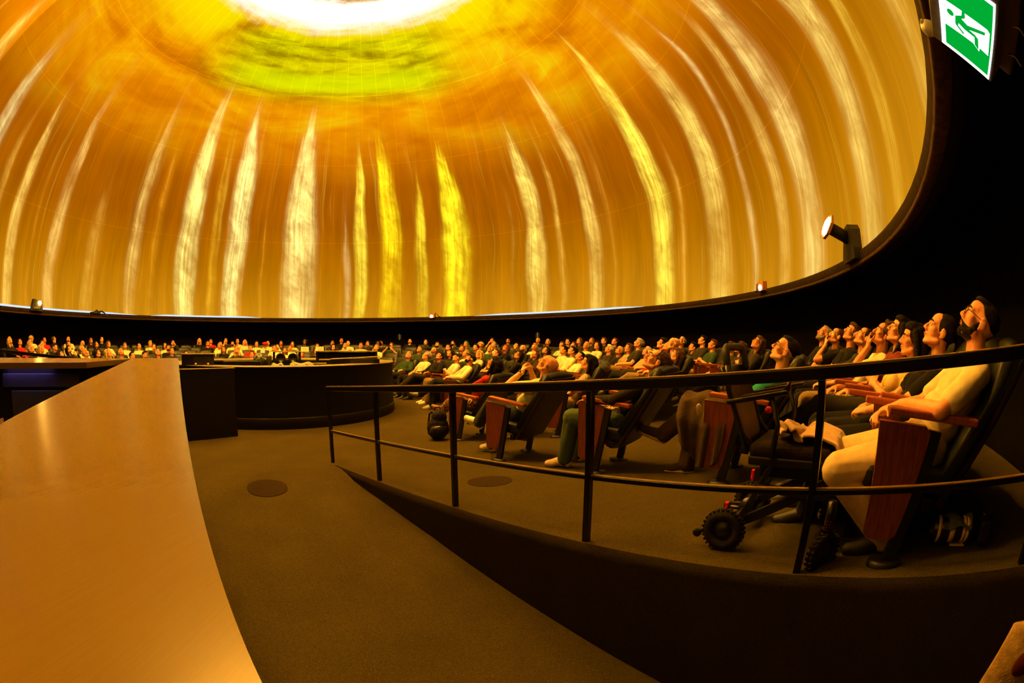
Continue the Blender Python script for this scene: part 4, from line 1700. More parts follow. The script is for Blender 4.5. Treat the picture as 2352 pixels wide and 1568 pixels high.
def small_mesh(kind):
    if kind in HAIR: return HAIR[kind]
    mb = MB()
    if kind == 'glasses':
        for s in (-1, 1):
            c = Vector((0.032 * s, 0.104, 0.008))
            mb.tube([c + Vector((0.025 * math.cos(a), -0.006 * abs(math.cos(a)) * (1 if math.cos(a) * s > 0 else 0), 0.019 * math.sin(a))) for a in [2 * PI * i / 18 for i in range(18)]], 0.0016, 6, True)
            mb.tube([(0.057 * s, 0.098, 0.014), (0.074 * s, 0.06, 0.014), (0.082 * s, -0.005, 0.012), (0.080 * s, -0.02, -0.004)], 0.0018, 6)
        mb.tube([(-0.008, 0.106, 0.012), (0, 0.110, 0.014), (0.008, 0.106, 0.012)], 0.0015, 6)
    elif kind[:3] == 'eye' and kind != 'eyebrow':
        for s in (int(kind[3:]),):
            mb.lathe([(0.0115 * math.sin(PI * i / 10), -0.0115 * math.cos(PI * i / 10)) for i in range(11)], 16, Matrix.Translation((0.031 * s, 0.0775, 0.0115)))
    elif kind[:4] == 'iris':
        for s in (int(kind[4:]),):
            mb.lathe([(0.0, 0.0022), (0.0035, 0.0018), (0.0052, 0.0)], 14, Matrix.Translation((0.031 * s, 0.0880, 0.0130)) @ Matrix.Rotation(-PI / 2 + 0.1, 4, 'X'))
    elif kind[:4] == 'brow':
        for s in (int(kind[4:]),):
            mb.tube([(0.012 * s, 0.0975, 0.031), (0.028 * s, 0.0945, 0.0385), (0.047 * s, 0.077, 0.033)], [0.004, 0.005, 0.0025], 6)
    elif kind == 'lips':
        mb.tube([(-0.021, 0.087, -0.0515), (-0.008, 0.1000, -0.0480), (0, 0.1000, -0.0490), (0.008, 0.1000, -0.0480), (0.021, 0.087, -0.0515)], [0.001, 0.0038, 0.0034, 0.0038, 0.001], 8)
        mb.tube([(-0.019, 0.087, -0.0535), (0, 0.0955, -0.0590), (0.019, 0.087, -0.0535)], [0.001, 0.0048, 0.001], 8)
    elif kind[:4] == 'lids':
        for s in (int(kind[4:]),):
            mb.tube([(0.018 * s, 0.086, 0.010), (0.031 * s, 0.0905, 0.007), (0.044 * s, 0.082, 0.010)], [0.0008, 0.0016, 0.0008], 6)
    elif kind == 'earring':
        mb.lathe([(0.006 * math.sin(PI * i / 8), -0.006 * math.cos(PI * i / 8)) for i in range(9)], 12, Matrix.Translation((-0.086, 0.006, -0.040)))
    elif kind == 'headband':
        mb.tube([(0.083 * math.cos(a), 0.02 - 0.03 * math.sin(a) + 0.03, 0.03 + 0.097 * math.sin(a)) for a in [PI * i / 16 for i in range(17)]], 0.005, 6)
    elif kind == 'phone':
        mb.box((0, 0, 0), (0.15, 0.010, 0.075), 0.008)
    me = mb.mesh(kind)
    HAIR[kind] = me
    return me


SKINS = [mat('skin_a', (0.78, 0.335, 0.16), 0.55, 0.35, 0.10, 25, 0.04, 120), mat('skin_b', (0.72, 0.285, 0.12), 0.55, 0.35, 0.10, 25, 0.04, 120),
         mat('skin_c', (0.82, 0.37, 0.18), 0.55, 0.35, 0.10, 25, 0.04, 120)]
SKIN_D = mat('skin_dark', (0.16, 0.062, 0.035), 0.5, 0.4, 0.10, 25, 0.04, 120)
HAIRC = {'k': (0.008, 0.0045, 0.002), 'b': (0.075, 0.034, 0.014), 'y': (0.52, 0.33, 0.14), 'g': (0.34, 0.28, 0.22), 'w': (0.68, 0.60, 0.48), 'r': (0.10, 0.025, 0.008), 'G': (0.02, 0.16, 0.06)}
HAIRN = {'k': 'black', 'b': 'brown', 'y': 'blond', 'g': 'grey', 'w': 'white', 'r': 'red brown', 'G': 'green'}
TOPC = {'K': (0.007, 0.007, 0.006), 'W': (0.66, 0.58, 0.36), 'R': (0.42, 0.012, 0.010), 'B': (0.40, 0.30, 0.17), 'N': (0.026, 0.024, 0.018), 'G': (0.025, 0.055, 0.02),
        'T': (0.02, 0.20, 0.17), 'U': (0.02, 0.03, 0.07)}
TOPN = {'K': 'black', 'W': 'cream', 'R': 'red', 'B': 'beige', 'N': 'dark grey', 'G': 'dark green', 'T': 'teal', 'U': 'navy'}


def hair_mat(c):
    return mat('hair_' + HAIRN[c].replace(' ', '_'), HAIRC[c], 0.65, 0.12, 0.45, 60, 0.5, 160, stretch=(1, 0.25, 1))


def cloth(col, key=None):
    return mat('cloth_' + (key or '%d_%d_%d' % tuple(int(c * 255) for c in col)), col, 0.92, 0.12, 0.16, 14, 0.45, 9, sheen=0.05)


M_TROU = [cloth((0.007, 0.007, 0.007), 'trousers_black'), cloth((0.012, 0.015, 0.02), 'trousers_navy'), cloth((0.22, 0.15, 0.06), 'trousers_khaki'), cloth((0.022, 0.02, 0.015), 'trousers_grey')]
M_SHOE = [mat('shoe_black', (0.015, 0.013, 0.012), 0.5, 0.4), mat('shoe_white', (0.62, 0.58, 0.48), 0.6, 0.3)]


def h44(fig):
    m = Matrix.Identity(4)
    R, c = fig['Rh'], fig['hc']
    for i in range(3):
        for j in range(3): m[i][j] = R[i][j]
        m[i][3] = c[i]
    return m


def dress(root, fig, skin, hair=None, style='s', top=None, trou=None, shoe=None, beard=None, near=False, glasses=False, hvox=0.010, cap_mat=None, eyes_closed=False, scale=1.0,
          skip=()):
    pr = fig['parts']
    body = obj('body', pr['body'], skin, root)
    obj('shirt', pr['shirt'], top, root)
    obj('trousers', pr['trousers'], trou, root)
    for s in (-1, 1):
        if 'shoe%d' % s in pr: obj('shoe', pr['shoe%d' % s], shoe, root)
    H = h44(fig)
    if hair and style != 'n':
        if style == 'p':
            o = obj('cap', hair_mesh('p', hvox), cap_mat or mat('cap_black', (0.012, 0.012, 0.014), 0.8), root, H)
            obj('hair', hair_mesh('z', hvox), hair_mat(hair), root, H)
        else:
            obj('hair', hair_mesh(style, hvox), hair_mat(hair), root, H)
    if beard: obj('beard', hair_mesh('b', hvox), hair_mat(beard), root, H)
    if glasses: obj('glasses', small_mesh('glasses'), mat('black_paint', (0.006, 0.006, 0.006)), root, H)
    if not near and hair:
        for q in (-1, 1): obj('eyebrow', small_mesh('brow%d' % q), hair_mat(hair if hair not in 'ywG' else 'b'), root, H)
    if near:
        for q in (-1, 1):
            if not eyes_closed:
                e = obj('eye', small_mesh('eye%d' % q), mat('eye_white', (0.62, 0.50, 0.42), 0.25, 0.5, 0.0), root, H)
                obj('iris', small_mesh('iris%d' % q), mat('iris_dark', (0.02, 0.012, 0.008), 0.2, 0.5, 0.0), e)
            else:
                obj('closed_lid', small_mesh('lids%d' % q), mat('iris_dark', (0.02, 0.012, 0.008), 0.2, 0.5, 0.0), root, H)
            obj('eyebrow', small_mesh('brow%d' % q), hair_mat(hair or 'b'), root, H)
        obj('lips', small_mesh('lips'), mat('lips', (0.42, 0.12, 0.09), 0.4, 0.4, 0.1), root, H)
    return body


# ---- the crowd: a small set of seated figures, copied with other heads of hair and clothes
LIB = {}


def lib(key):
    if key in LIB: return LIB[key]
    female, pose, var = key
    arms = {'l': ('lap', 'lap'), 'a': ('arm', 'lapclasp'), 'h': ('lap', 'chin'), 'c': ('belly', 'belly'), 'f': ('phone', 'phone')}[pose]
    if pose == 'h' and var == 1: arms = ('chin', 'arm')
    legs = ('floor', 'over', 'long')[var % 3]
    f = build_figure('seated_%s%s%d' % ('w' if female else 'm', pose, var), rec=(31, 35, 28)[var], gaze=(28, 38, 20)[var], yaw=(-7, 9, 3)[var], female=female,
                     arms=arms, legs=legs, voxel=0.0125, girth=(1.0, 1.06, 0.95)[var], sleeve=0.95 if var == 1 else 0.55, forearm_sleeve=0.8 if var == 1 else 0.0)
    LIB[key] = f
    return f


ROWR = {1: 10.4, 2: 9.15, 3: 7.9, 4: 6.65, 5: 5.4, 6: 4.25}
ROWN = {1: 'back row', 2: 'second last row', 3: 'middle row', 4: 'fourth row', 5: 'inner row', 6: 'front row beside the console'}
POSEN = {'l': '', 'a': ', arm resting', 'h': ', hand at mouth', 'c': ', hands folded', 'f': ', holding up a phone'}
HAIRSTY = {'s': 'short', 'l': 'long', 'c': 'curly', 'z': 'cropped', 't': 'tied back'}


def sector(ph):
    if ph < -62: return 'past the counter'
    if ph < 2: return 'past the console'
    return 'past the handrail'


AUD = '''1 -95.8 0.01 g c W l;1 -92.2 -0.02 k s R l;1 -89.2 -0.02 b c K l;1 -85.4 0.02 n n W l;1 -78.9 -0.02 b l K a;1 -76.0 0.03 k s K l;
1 -49.9 -0.01 y l K a;1 -46.7 -0.03 b s R l;1 -43.0 0.01 b s N h;1 -39.8 -0.01 k s W l;1 -13.5 0.01 b s K l;1 3.6 -0.03 n n K a;
1 24.1 -0.03 b s N h;1 28.2 -0.04 n n N l;1 35.3 -0.03 n n K l;2 -108.1 0.04 y l K a;2 -104.7 -0.0 k s R l;2 -101.4 -0.05 y s W l;
2 -97.6 -0.04 k s W l;2 -85.1 -0.02 n n K l;2 -64.9 -0.02 g s W l;2 -58.8 0.0 b s K h;2 -48.6 -0.03 b s K l;2 -45.3 -0.04 k s W l;
2 -42.0 -0.03 k sb W l;2 -38.6 0.03 y l W l;2 -35.3 -0.04 b s W l;2 -32.0 -0.01 n n W l;2 -28.7 -0.01 k l N l;2 -25.4 -0.05 b s W l;
2 -22.0 0.04 k c K l;2 -14.7 -0.01 b s N l;2 -10.4 -0.01 n n W l;2 -5.4 -0.02 k s N h;2 -1.8 -0.02 k s N l;2 10.2 0.02 b s N h;
2 17.7 -0.03 k sb N l;2 43.1 -0.01 g s N l;2 48.6 0.0 k s N l;2 51.9 0.02 b l N l;2 55.2 0.02 b l N l;2 58.6 0.01 b s K l;
2 61.9 -0.01 r s N l;2 81.5 -0.02 g s N l;2 84.8 -0.15 k s N l;2 88.1 -0.01 k s N l;2 91.4 -0.1 b s G c;2 97.7 -0.15 b s N l;
2 101.3 -0.15 b l N l;2 108.2 -0.07 b l N c;3 -99.8 -0.03 k p K l;3 -95.4 0.04 k s W a;3 -85.8 0.03 k l K l;3 -81.6 0.05 b l W l;
3 -76.5 0.0 b s W l;3 -71.8 -0.01 k s W l;3 -67.3 -0.04 b s N l;3 -63.5 0.0 k l W l;3 -46.7 -0.01 g s W a;3 -29.5 -0.05 k s W h;
3 -17.6 -0.04 b s N l;3 -9.8 -0.02 g sb W l;3 -5.0 -0.0 b s W l;3 0.0 0.04 k c K l;3 3.9 -0.01 b s G f;3 17.3 0.02 k sb N l;
3 26.0 0.04 G s G l;3 30.3 0.01 g c N l;3 34.1 0.01 g s W l;3 41.1 -0.03 k s N h;3 46.4 -0.05 y s W l;3 55.6 -0.01 b s W l;
3 59.4 -0.02 b s N l;3 63.8 -0.02 g s W l;3 67.6 -0.01 k l W l;3 71.5 -0.1 w s N l;3 75.3 -0.14 y s K l;3 79.1 -0.07 b l B l;
3 83.0 0.04 g s N l;3 86.8 -0.14 w s B l;3 90.7 -0.15 k s N l;3 94.5 0.03 k s R l;3 98.4 -0.02 k l R l;3 102.2 0.03 n n N l;
3 106.1 -0.15 b l N l;4 -121.4 0.03 g s K l;4 -116.2 0.04 y l W l;4 -103.8 0.01 k l K f;4 -98.8 0.03 g s W l;4 -66.4 0.03 k sb K l;
4 -47.3 -0.03 b l K l;4 -42.7 0.03 b s W h;4 -38.2 0.01 b s R a;4 -30.3 0.01 b s W l;4 -25.6 0.02 k s W l;4 -11.4 0.04 k l K l;
4 2.5 0.02 y s W h;4 17.0 -0.05 g s G a;4 21.9 -0.06 n n N h;4 26.4 0.03 k s K l;4 31.0 -0.01 b s N l;4 36.0 0.03 k s K l;
4 41.2 -0.01 y s G l;4 46.9 0.02 r l K l;4 53.6 0.01 n nb N l;4 58.3 -0.15 r l N h;4 62.8 -0.04 k l N l;4 71.1 -0.01 k s W l;
4 75.7 -0.03 k s W l;4 80.2 -0.15 k s W c;4 113.5 -0.13 k l B l;5 -126.8 0.01 k l N l;5 -110.4 0.03 y s W l;5 -104.1 0.02 k l N l;
5 -98.4 0.01 y l W l;5 -92.8 0.03 y s N l;5 -87.2 -0.07 k s W l;5 -81.6 -0.05 k p N l;5 -75.9 -0.0 g s K l;5 -70.3 0.05 b s N l;
5 -64.7 -0.06 k l K l;5 -45.1 0.05 y l N l;5 -39.5 -0.08 b s W l;5 -26.6 0.04 b l W l;5 -20.9 -0.11 b s N l;5 -15.3 0.01 n n K l;
5 37.0 -0.03 k l K l;5 43.8 -0.03 y s W l;5 50.3 -0.04 y l W l;5 59.4 -0.0 b s N l;5 74.0 -0.02 k l K l;6 30.2 -0.06 g s G a;
6 39.9 -0.06 g c W l;6 48.3 -0.06 k s K a;6 61.2 -0.06 w p W c;6 78 -0.06 k pb W a'''
SEATS_USED = {k: [] for k in ROWR}


def person_at(row, ph, dz, hair, style, topc, pose, idx):
    r = ROWR[row]
    a = math.radians(ph)
    beard = style.endswith('b')
    st = style.replace('b', '') or 's'
    female = st == 'l' or (st == 'c' and hair != 'g')
    var = idx % 3 if pose in 'lh' else idx % 2
    if pose == 'h': var = idx % 2
    fig = lib((female, pose, var))
    hx, hy, hz = fig['hc']
    hd = Vector((math.sin(a), math.cos(a)))
    headp = C0 + hd * r
    rz = face_rz(-hd.x, -hd.y)
    org = headp - hd * (-hy)                 # hips sit nearer the middle than the head
    zs = zf(math.hypot(*(org - C0)))
    dzz = max(-0.16, min(0.10, dz + 1.12 - hz))
    jit = rnd.uniform(-0.12, 0.12)
    root = empty('person', (org.x, org.y, zs + dzz), rz + jit)
    hn = 'bald' if st == 'n' else f'{HAIRSTY.get(st, "short")} {HAIRN[hair]} haired'
    if st == 'p': hn = 'dark capped'
    if beard: hn += ' bearded'
    who = f'{hn} person in {TOPN[topc]} top'
    lab = f'{who}{POSEN[pose]}, {ROWN[row]} {sector(ph) if row != 6 else ""}'.strip()
    if len(lab.split()) > 16: lab = f'{who}, {ROWN[row]} {sector(ph)}'
    if len(lab.split()) > 16: lab = f'{who}, {ROWN[row]}'
    tag(root, lab, 'person', 'audience looking up at the dome')
    dark = (row, hair, st, topc) in ((2, 'k', 'c', 'K'), (3, 'k', 'c', 'K'))
    dress(root, fig, SKIN_D if dark else SKINS[idx % 3], None if st == 'n' else hair, st, cloth(TOPC[topc], 'top_' + TOPN[topc].replace(' ', '_')), M_TROU[(idx * 7) % 4], M_SHOE[(idx // 2) % 2],
          ('k' if hair == 'n' else hair) if beard else None, False, idx % 9 == 4, 0.011)
    if pose == 'f':
        W = (fig['hand', -1][0] + fig['hand', 1][0]) / 2
        p = W + V(0, 0.01, 0.10)
        o = obj('phone', small_mesh('phone'), mat('gear_black', (0.012, 0.012, 0.012), 0.3, 0.5, 0.2))
        o.matrix_world = Matrix.Translation(root.location) @ Matrix.Rotation(rz + jit, 4, 'Z') @ Matrix.Translation(p)
        tag(o, 'black phone held up by a person seated ' + ROWN[row] + ' ' + sector(ph), 'phone')
    SEATS_USED[row].append((ph, org.copy(), rz, who))
    # head rest height of the seat follows the sitter
    return root


_i = 0
for t in AUD.replace('\n', '').split(';'):
    q = t.split()
    if not q: continue
    person_at(int(q[0]), float(q[1]), float(q[2]), q[3], q[4], q[5], q[6], _i)
    _i += 1

# ------------------------------------------------------------------ seats: one under every sitter, empty ones in the gaps


def fill_seats():
    for row, L in SEATS_USED.items():
        L.sort(key=lambda q: q[0])
        if not L: continue
        r0 = ROWR[row] - 0.36
        step = math.degrees(0.56 / r0)
        lab = 'black leather theatre seat with a wooden side panel, ' + ROWN[row]
        grp = 'theatre seats, ' + ROWN[row]
        prev = None
        for ph, org, rz, who in L:
            if prev is not None:
                n = int(round((ph - prev) / step)) - 1
                if 0 < n <= (7 if row > 1 else 20) and not (row in (4, 5) and -10 < prev < 0):
                    for k in range(n):
                        p = prev + (ph - prev) * (k + 1) / (n + 1)
                        a = math.radians(p)
                        hd = Vector((math.sin(a), math.cos(a)))
                        o = C0 + hd * r0
                        place_seat(o.x, o.y, zf(r0), face_rz(-hd.x, -hd.y), 'empty ' + lab, 'empty ' + grp, (-1,), row >= 4)
            place_seat(org.x, org.y, zf(math.hypot(*(org - C0))), rz, f'theatre seat under {who}, {ROWN[row]}', grp, (-1,) if prev is not None else (-1, 1), row >= 4)
            prev = ph


fill_seats()


# ------------------------------------------------------------------ the people and seats close to the handrail
def near_person(head, heading, label, fig, seat_label=None, seat_z=None, sides=(-1,), panel=True, **dr):
    h = math.radians(heading)
    fx, fy = math.cos(h), math.sin(h)
    rz = face_rz(fx, fy)
    hx, hy, hz = fig['hc']
    R = Matrix.Rotation(rz, 4, 'Z')
    off = R @ Vector((hx, hy, 0))
    ox, oy = head[0] - off.x, head[1] - off.y
    zs = zfl(ox, oy)
    dz = max(-0.10, min(0.07, head[2] - hz - zs))
    root = empty('person', (ox, oy, zs + dz), rz)
    tag(root, label, 'person')
    dress(root, fig, near=True, hvox=0.0065, **dr)
    if seat_label:
        place_seat(ox, oy, zs, rz, seat_label, 'theatre seats close to the handrail', sides, True, panel)
    return root, fig


def leopard(name):
    m = bpy.data.materials.new(name)
    m.use_nodes = True
    nt = m.node_tree
    g = G(nt)
    b = nt.nodes['Principled BSDF']
    b.inputs['Roughness'].default_value = 0.9
    tc = N(nt, 'ShaderNodeTexCoord')
    v = N(nt, 'ShaderNodeTexVoronoi')
    v.inputs['Scale'].default_value = 42.0
    v.inputs['Randomness'].default_value = 1.0
    nt.links.new(tc.outputs['Object'], v.inputs['Vector'])
    n = g.noise(tc.outputs['Object'], 30.0, 2.0)
    d = g.m('ADD', v.outputs['Distance'], g.m('MULTIPLY', g.m('SUBTRACT', n, 0.5), 0.5))
    c = g.ramp(d, [(0.18, (0.30, 0.12, 0.04)), (0.30, (0.012, 0.008, 0.006)), (0.52, (0.012, 0.008, 0.006)), (0.60, (0.62, 0.33, 0.12))], 'CONSTANT').outputs[0]
    nt.links.new(c, b.inputs['Base Color'])
    return m


def sole_part(root, fig, s, mt, inf=0.0):
    A, K = fig['ankle', s], fig['knee', s]
    feet = [p for p in fig['prims'] if p[1] == 'foot%d' % s]
    heel, ball, tip = feet[0][3], feet[1][3], feet[2][3]
    dn = unit(ball - A - unit(tip - ball) * np.dot(ball - A, unit(tip - ball)))
    o = dn * 0.022
    me = surf('sole', [cap('s', heel + o, ball + o, 0.026, 0.030), cap('s', ball + o, tip + o, 0.030, 0.024)], 0.013, 0.008, 2)
    obj('shoe_sole', me, mt, root)


FINE = dict(fine=True, voxel=0.0068)
MID = dict(fine=True, voxel=0.0085)
SEATL = 'black theatre seat with a tall red wooden end panel, '

# the bearded man in the seat next to the camera
f = build_figure('n1', rec=35, gaze=36, yaw=-6, girth=1.12, arms=('elbow', 'lapclasp'), legs='tuck', sleeve=0.72, jaw=1.05, legw=1.1, **FINE)
near_person((2.115, 1.177, 1.076), 137, 'bearded man with glasses and cropped hair in cream shirt and khaki trousers', f,
            SEATL + 'under the bearded man', None, (-1, 1),
            skin=SKINS[0], hair='k', style='z', top=cloth((0.70, 0.58, 0.32), 'cream_shirt'), trou=cloth((0.62, 0.46, 0.22), 'khaki'), shoe=M_SHOE[0], beard='k', glasses=True)
ROW1 = [
    ((2.346, 1.617, 1.044), 139, 'dark haired woman in a black t-shirt, hands in her lap, next to the bearded man',
     dict(rec=32, gaze=30, yaw=-4, female=True, arms=('lapclasp', 'lapclasp'), legs='floor', sleeve=0.62), dict(skin=SKINS[2], hair='k', style='t', top=cloth(TOPC['K'], 'top_black'), trou=M_TROU[0], shoe=M_SHOE[0])),
    ((2.592, 2.042, 1.0), 141, 'woman with closed eyes and long dark hair in a yellow top',
     dict(rec=34, gaze=12, yaw=-8, female=True, arms=('belly', 'belly'), legs='floor', sleeve=0.3), dict(skin=SKINS[0], hair='k', style='l', top=cloth((0.60, 0.42, 0.14), 'yellow_top'), trou=M_TROU[0], shoe=M_SHOE[0], eyes_closed=True)),
    ((2.866, 2.417, 1.066), 143, 'wide eyed woman with long black hair in a red brown top, looking up',
     dict(rec=31, gaze=30, yaw=-6, female=True, arms=('belly', 'lap'), legs='over'), dict(skin=SKINS[2], hair='k', style='l', top=cloth((0.16, 0.03, 0.02), 'maroon_top'), trou=M_TROU[3], shoe=M_SHOE[0])),
    ((3.10, 2.83, 1.048), 146, 'young man with curly brown hair in a cream shirt, fist raised to his mouth',
     dict(rec=31, gaze=34, yaw=0, arms=('chin', 'lap'), legs='floor'), dict(skin=SKINS[1], hair='b', style='c', top=cloth(TOPC['W'], 'top_cream'), trou=M_TROU[2], shoe=M_SHOE[0])),
    ((3.43, 3.43, 1.032), 149, 'woman with tied back black hair in a grey top, head tipped far back',
     dict(rec=32, gaze=40, yaw=0, female=True, arms=('lap', 'lap'), legs='floor', sleeve=0.9), dict(skin=SKINS[0], hair='k', style='t', top=cloth(TOPC['N'], 'top_dark_grey'), trou=M_TROU[0], shoe=M_SHOE[0])),
    ((3.64, 3.85, 1.083), 151, 'man with short brown hair in a black shirt between two women in the back row',
     dict(rec=30, gaze=36, yaw=4, arms=('lap', 'arm'), legs='floor'), dict(skin=SKINS[0], hair='b', style='s', top=cloth(TOPC['K'], 'top_black'), trou=M_TROU[0], shoe=M_SHOE[0])),
    ((3.83, 4.36, 1.057), 154, 'woman with tied back brown hair in a black top, hand held to her neck',
     dict(rec=31, gaze=34, yaw=4, female=True, arms=('chin', 'lap'), legs='floor'), dict(skin=SKINS[2], hair='b', style='t', top=cloth(TOPC['K'], 'top_black'), trou=M_TROU[0], shoe=M_SHOE[0])),
    ((4.02, 4.85, 1.093), 156, 'grey bearded man with cropped grey hair in a black shirt beside a woman',
     dict(rec=30, gaze=36, yaw=6, arms=('lap', 'lap'), legs='floor'), dict(skin=SKINS[1], hair='g', style='z', top=cloth(TOPC['K'], 'top_black'), trou=M_TROU[0], shoe=M_SHOE[0], beard='g')),
]
for i, (hp, hd, lb, fk, dk) in enumerate(ROW1):
    f = build_figure('row1_%d' % i, **{**(FINE if i < 4 else MID), **fk})
    near_person(hp, hd, lb, f, 'theatre seat under the ' + lb.split(' in a')[0].split(' with closed')[0].split(',')[0], None, (-1,), False, **dk)

# man with dark framed glasses, legs crossed, coat over his lap
f_gm = build_figure('gm', rec=37, gaze=34, yaw=4, arms=('lapclasp', 'lap'), legs='over', sleeve=0.9, **FINE)
root_gm, _ = near_person((2.083, 3.034, 0.93), 141, 'balding man with dark glasses in teal shirt, legs crossed, behind the wheelchair', f_gm,
                         SEATL + 'behind the wheelchair', None, (-1, 1),
                         skin=SKINS[0], hair='k', style='z', top=cloth((0.02, 0.26, 0.22), 'teal_shirt'), trou=cloth((0.075, 0.045, 0.015), 'trousers_brown'), shoe=mat('sneaker_brown', (0.05, 0.035, 0.02), 0.7), glasses=True)
cream_sole = mat('cream_sole', (0.80, 0.62, 0.30), 0.6, 0.3)
sole_part(root_gm, f_gm, -1, cream_sole)
sole_part(root_gm, f_gm, 1, cream_sole)

# woman in the leopard print
f_pw = build_figure('pw', rec=41, gaze=40, yaw=26, female=True, arms=('arm', 'lap'), legs='floor', sleeve=1.0, forearm_sleeve=0.85, legw=1.15, **FINE)
root_pw, _ = near_person((1.271, 3.898, 0.834), 142, 'woman with tied brown hair in leopard print blouse and jeans, arm resting', f_pw,
                         SEATL + 'under the woman in leopard print', None, (-1, 1),
                         skin=SKINS[0], hair='b', style='t', top=cloth((0.018, 0.015, 0.008), 'cardigan_dark'), trou=cloth((0.055, 0.085, 0.035), 'denim_green'), shoe=mat('sandal_cream', (0.55, 0.42, 0.25), 0.7), glasses=False)
tt = V(0, -math.sin(math.radians(41)), math.cos(math.radians(41)))
ff = V(0, math.cos(math.radians(41)), math.sin(math.radians(41)))
hip = V(0, -0.03, 0.515)
Rt = np.stack([V(1, 0, 0), ff, tt], 1)
obj('blouse', surf('blouse', [ell('b', hip + ff * 0.045 + tt * 0.02, V(0.165, 0.115, 0.13), Rt), ell('b', hip + ff * 0.045 + tt * 0.22, V(0.13, 0.11, 0.16), Rt),
                              ell('b', hip + V(-0.04, 0.14, 0.02), V(0.18, 0.13, 0.10))], 0.014, 0.010, 3), leopard('leopard_print'), root_pw)
obj('earring', small_mesh('earring'), mat('gold', (0.9, 0.6, 0.2), 0.3, 0.5, 0.0, metal=1.0), root_pw, h44(f_pw))
obj('headband', small_mesh('headband'), M_BLACK, root_pw, h44(f_pw))

# bald man with folded hands
f_bm = build_figure('bm', rec=37, gaze=42, yaw=10, girth=1.12, arms=('clasp', 'clasp'), legs='over', sleeve=0.62, **FINE)
root_bm, _ = near_person((0.375, 4.835, 0.77), 143, 'bald man in a pale green t-shirt holding his clasped hands up before his chest', f_bm,
                         SEATL + 'under the bald man', None, (-1, 1),
                         skin=SKINS[0], hair=None, style='n', top=cloth((0.50, 0.56, 0.26), 'pale_green_shirt'), trou=cloth((0.02, 0.022, 0.018), 'trousers_black_green'), shoe=M_SHOE[1])
W, hd_ = f_bm['hand', -1]
E_ = f_bm['joints']['E', -1]
ax = unit(W - E_)
q = Vector(ax).to_track_quat('Z', 'Y').to_matrix().to_4x4()
w = obj('wristwatch', MB().lathe([(0.032, -0.012), (0.035, -0.012), (0.035, 0.012), (0.032, 0.012)], 20).mesh('wristwatch'), mat('watch_strap', (0.03, 0.018, 0.01), 0.5), root_bm,
        Matrix.Translation(Vector(W - ax * 0.03)) @ q)
obj('watch_face', MB().lathe([(0, 0.010), (0.016, 0.010), (0.019, 0.0)], 18, Matrix.Translation((-0.034, 0, 0)) @ Matrix.Rotation(-PI / 2, 4, 'Y')).mesh('watch_face'), mat('gold', (0.9, 0.6, 0.2), 0.3, 0.5, 0.0, metal=1.0), w)
sole_part(root_bm, f_bm, -1, mat('white_sole', (0.70, 0.62, 0.46), 0.6))

# woman in red at the end of the next row in
f_rb = build_figure('rb', rec=36, gaze=40, yaw=0, female=True, arms=('lapclasp', 'lapclasp'), legs='over', sleeve=0.6, **MID)
near_person((-0.25, 6.46, 0.70), 148, 'woman with long black hair in red top and patterned trousers, by the backpack', f_rb,
            SEATL + 'beside the black backpack', None, (-1, 1),
            skin=SKINS[1], hair='k', style='l', top=cloth((0.40, 0.02, 0.012), 'top_red2'), trou=leopard('patterned_cloth'), shoe=mat('sandal_brown', (0.18, 0.07, 0.03), 0.6))


# ------------------------------------------------------------------ electric wheelchair parked by the handrail
def torus_tyre(R, r, lugs=28):
    mb = MB()
    mb.lathe([(R - r + r * math.cos(a) * 1.0, r * 0.95 * math.sin(a)) for a in [2 * PI * i / 12 for i in range(13)]], 40)
    for i in range(lugs):
        a = 2 * PI * i / lugs
        for s in (-1, 1):
            m = Matrix.Rotation(a + (0.5 * 2 * PI / lugs if s > 0 else 0), 4, 'Z') @ Matrix.Translation((R, 0, 0.011 * s))
            mb.box((0, 0, 0), (0.012, 0.013, 0.020), 0.002, m, 1)
    return mb


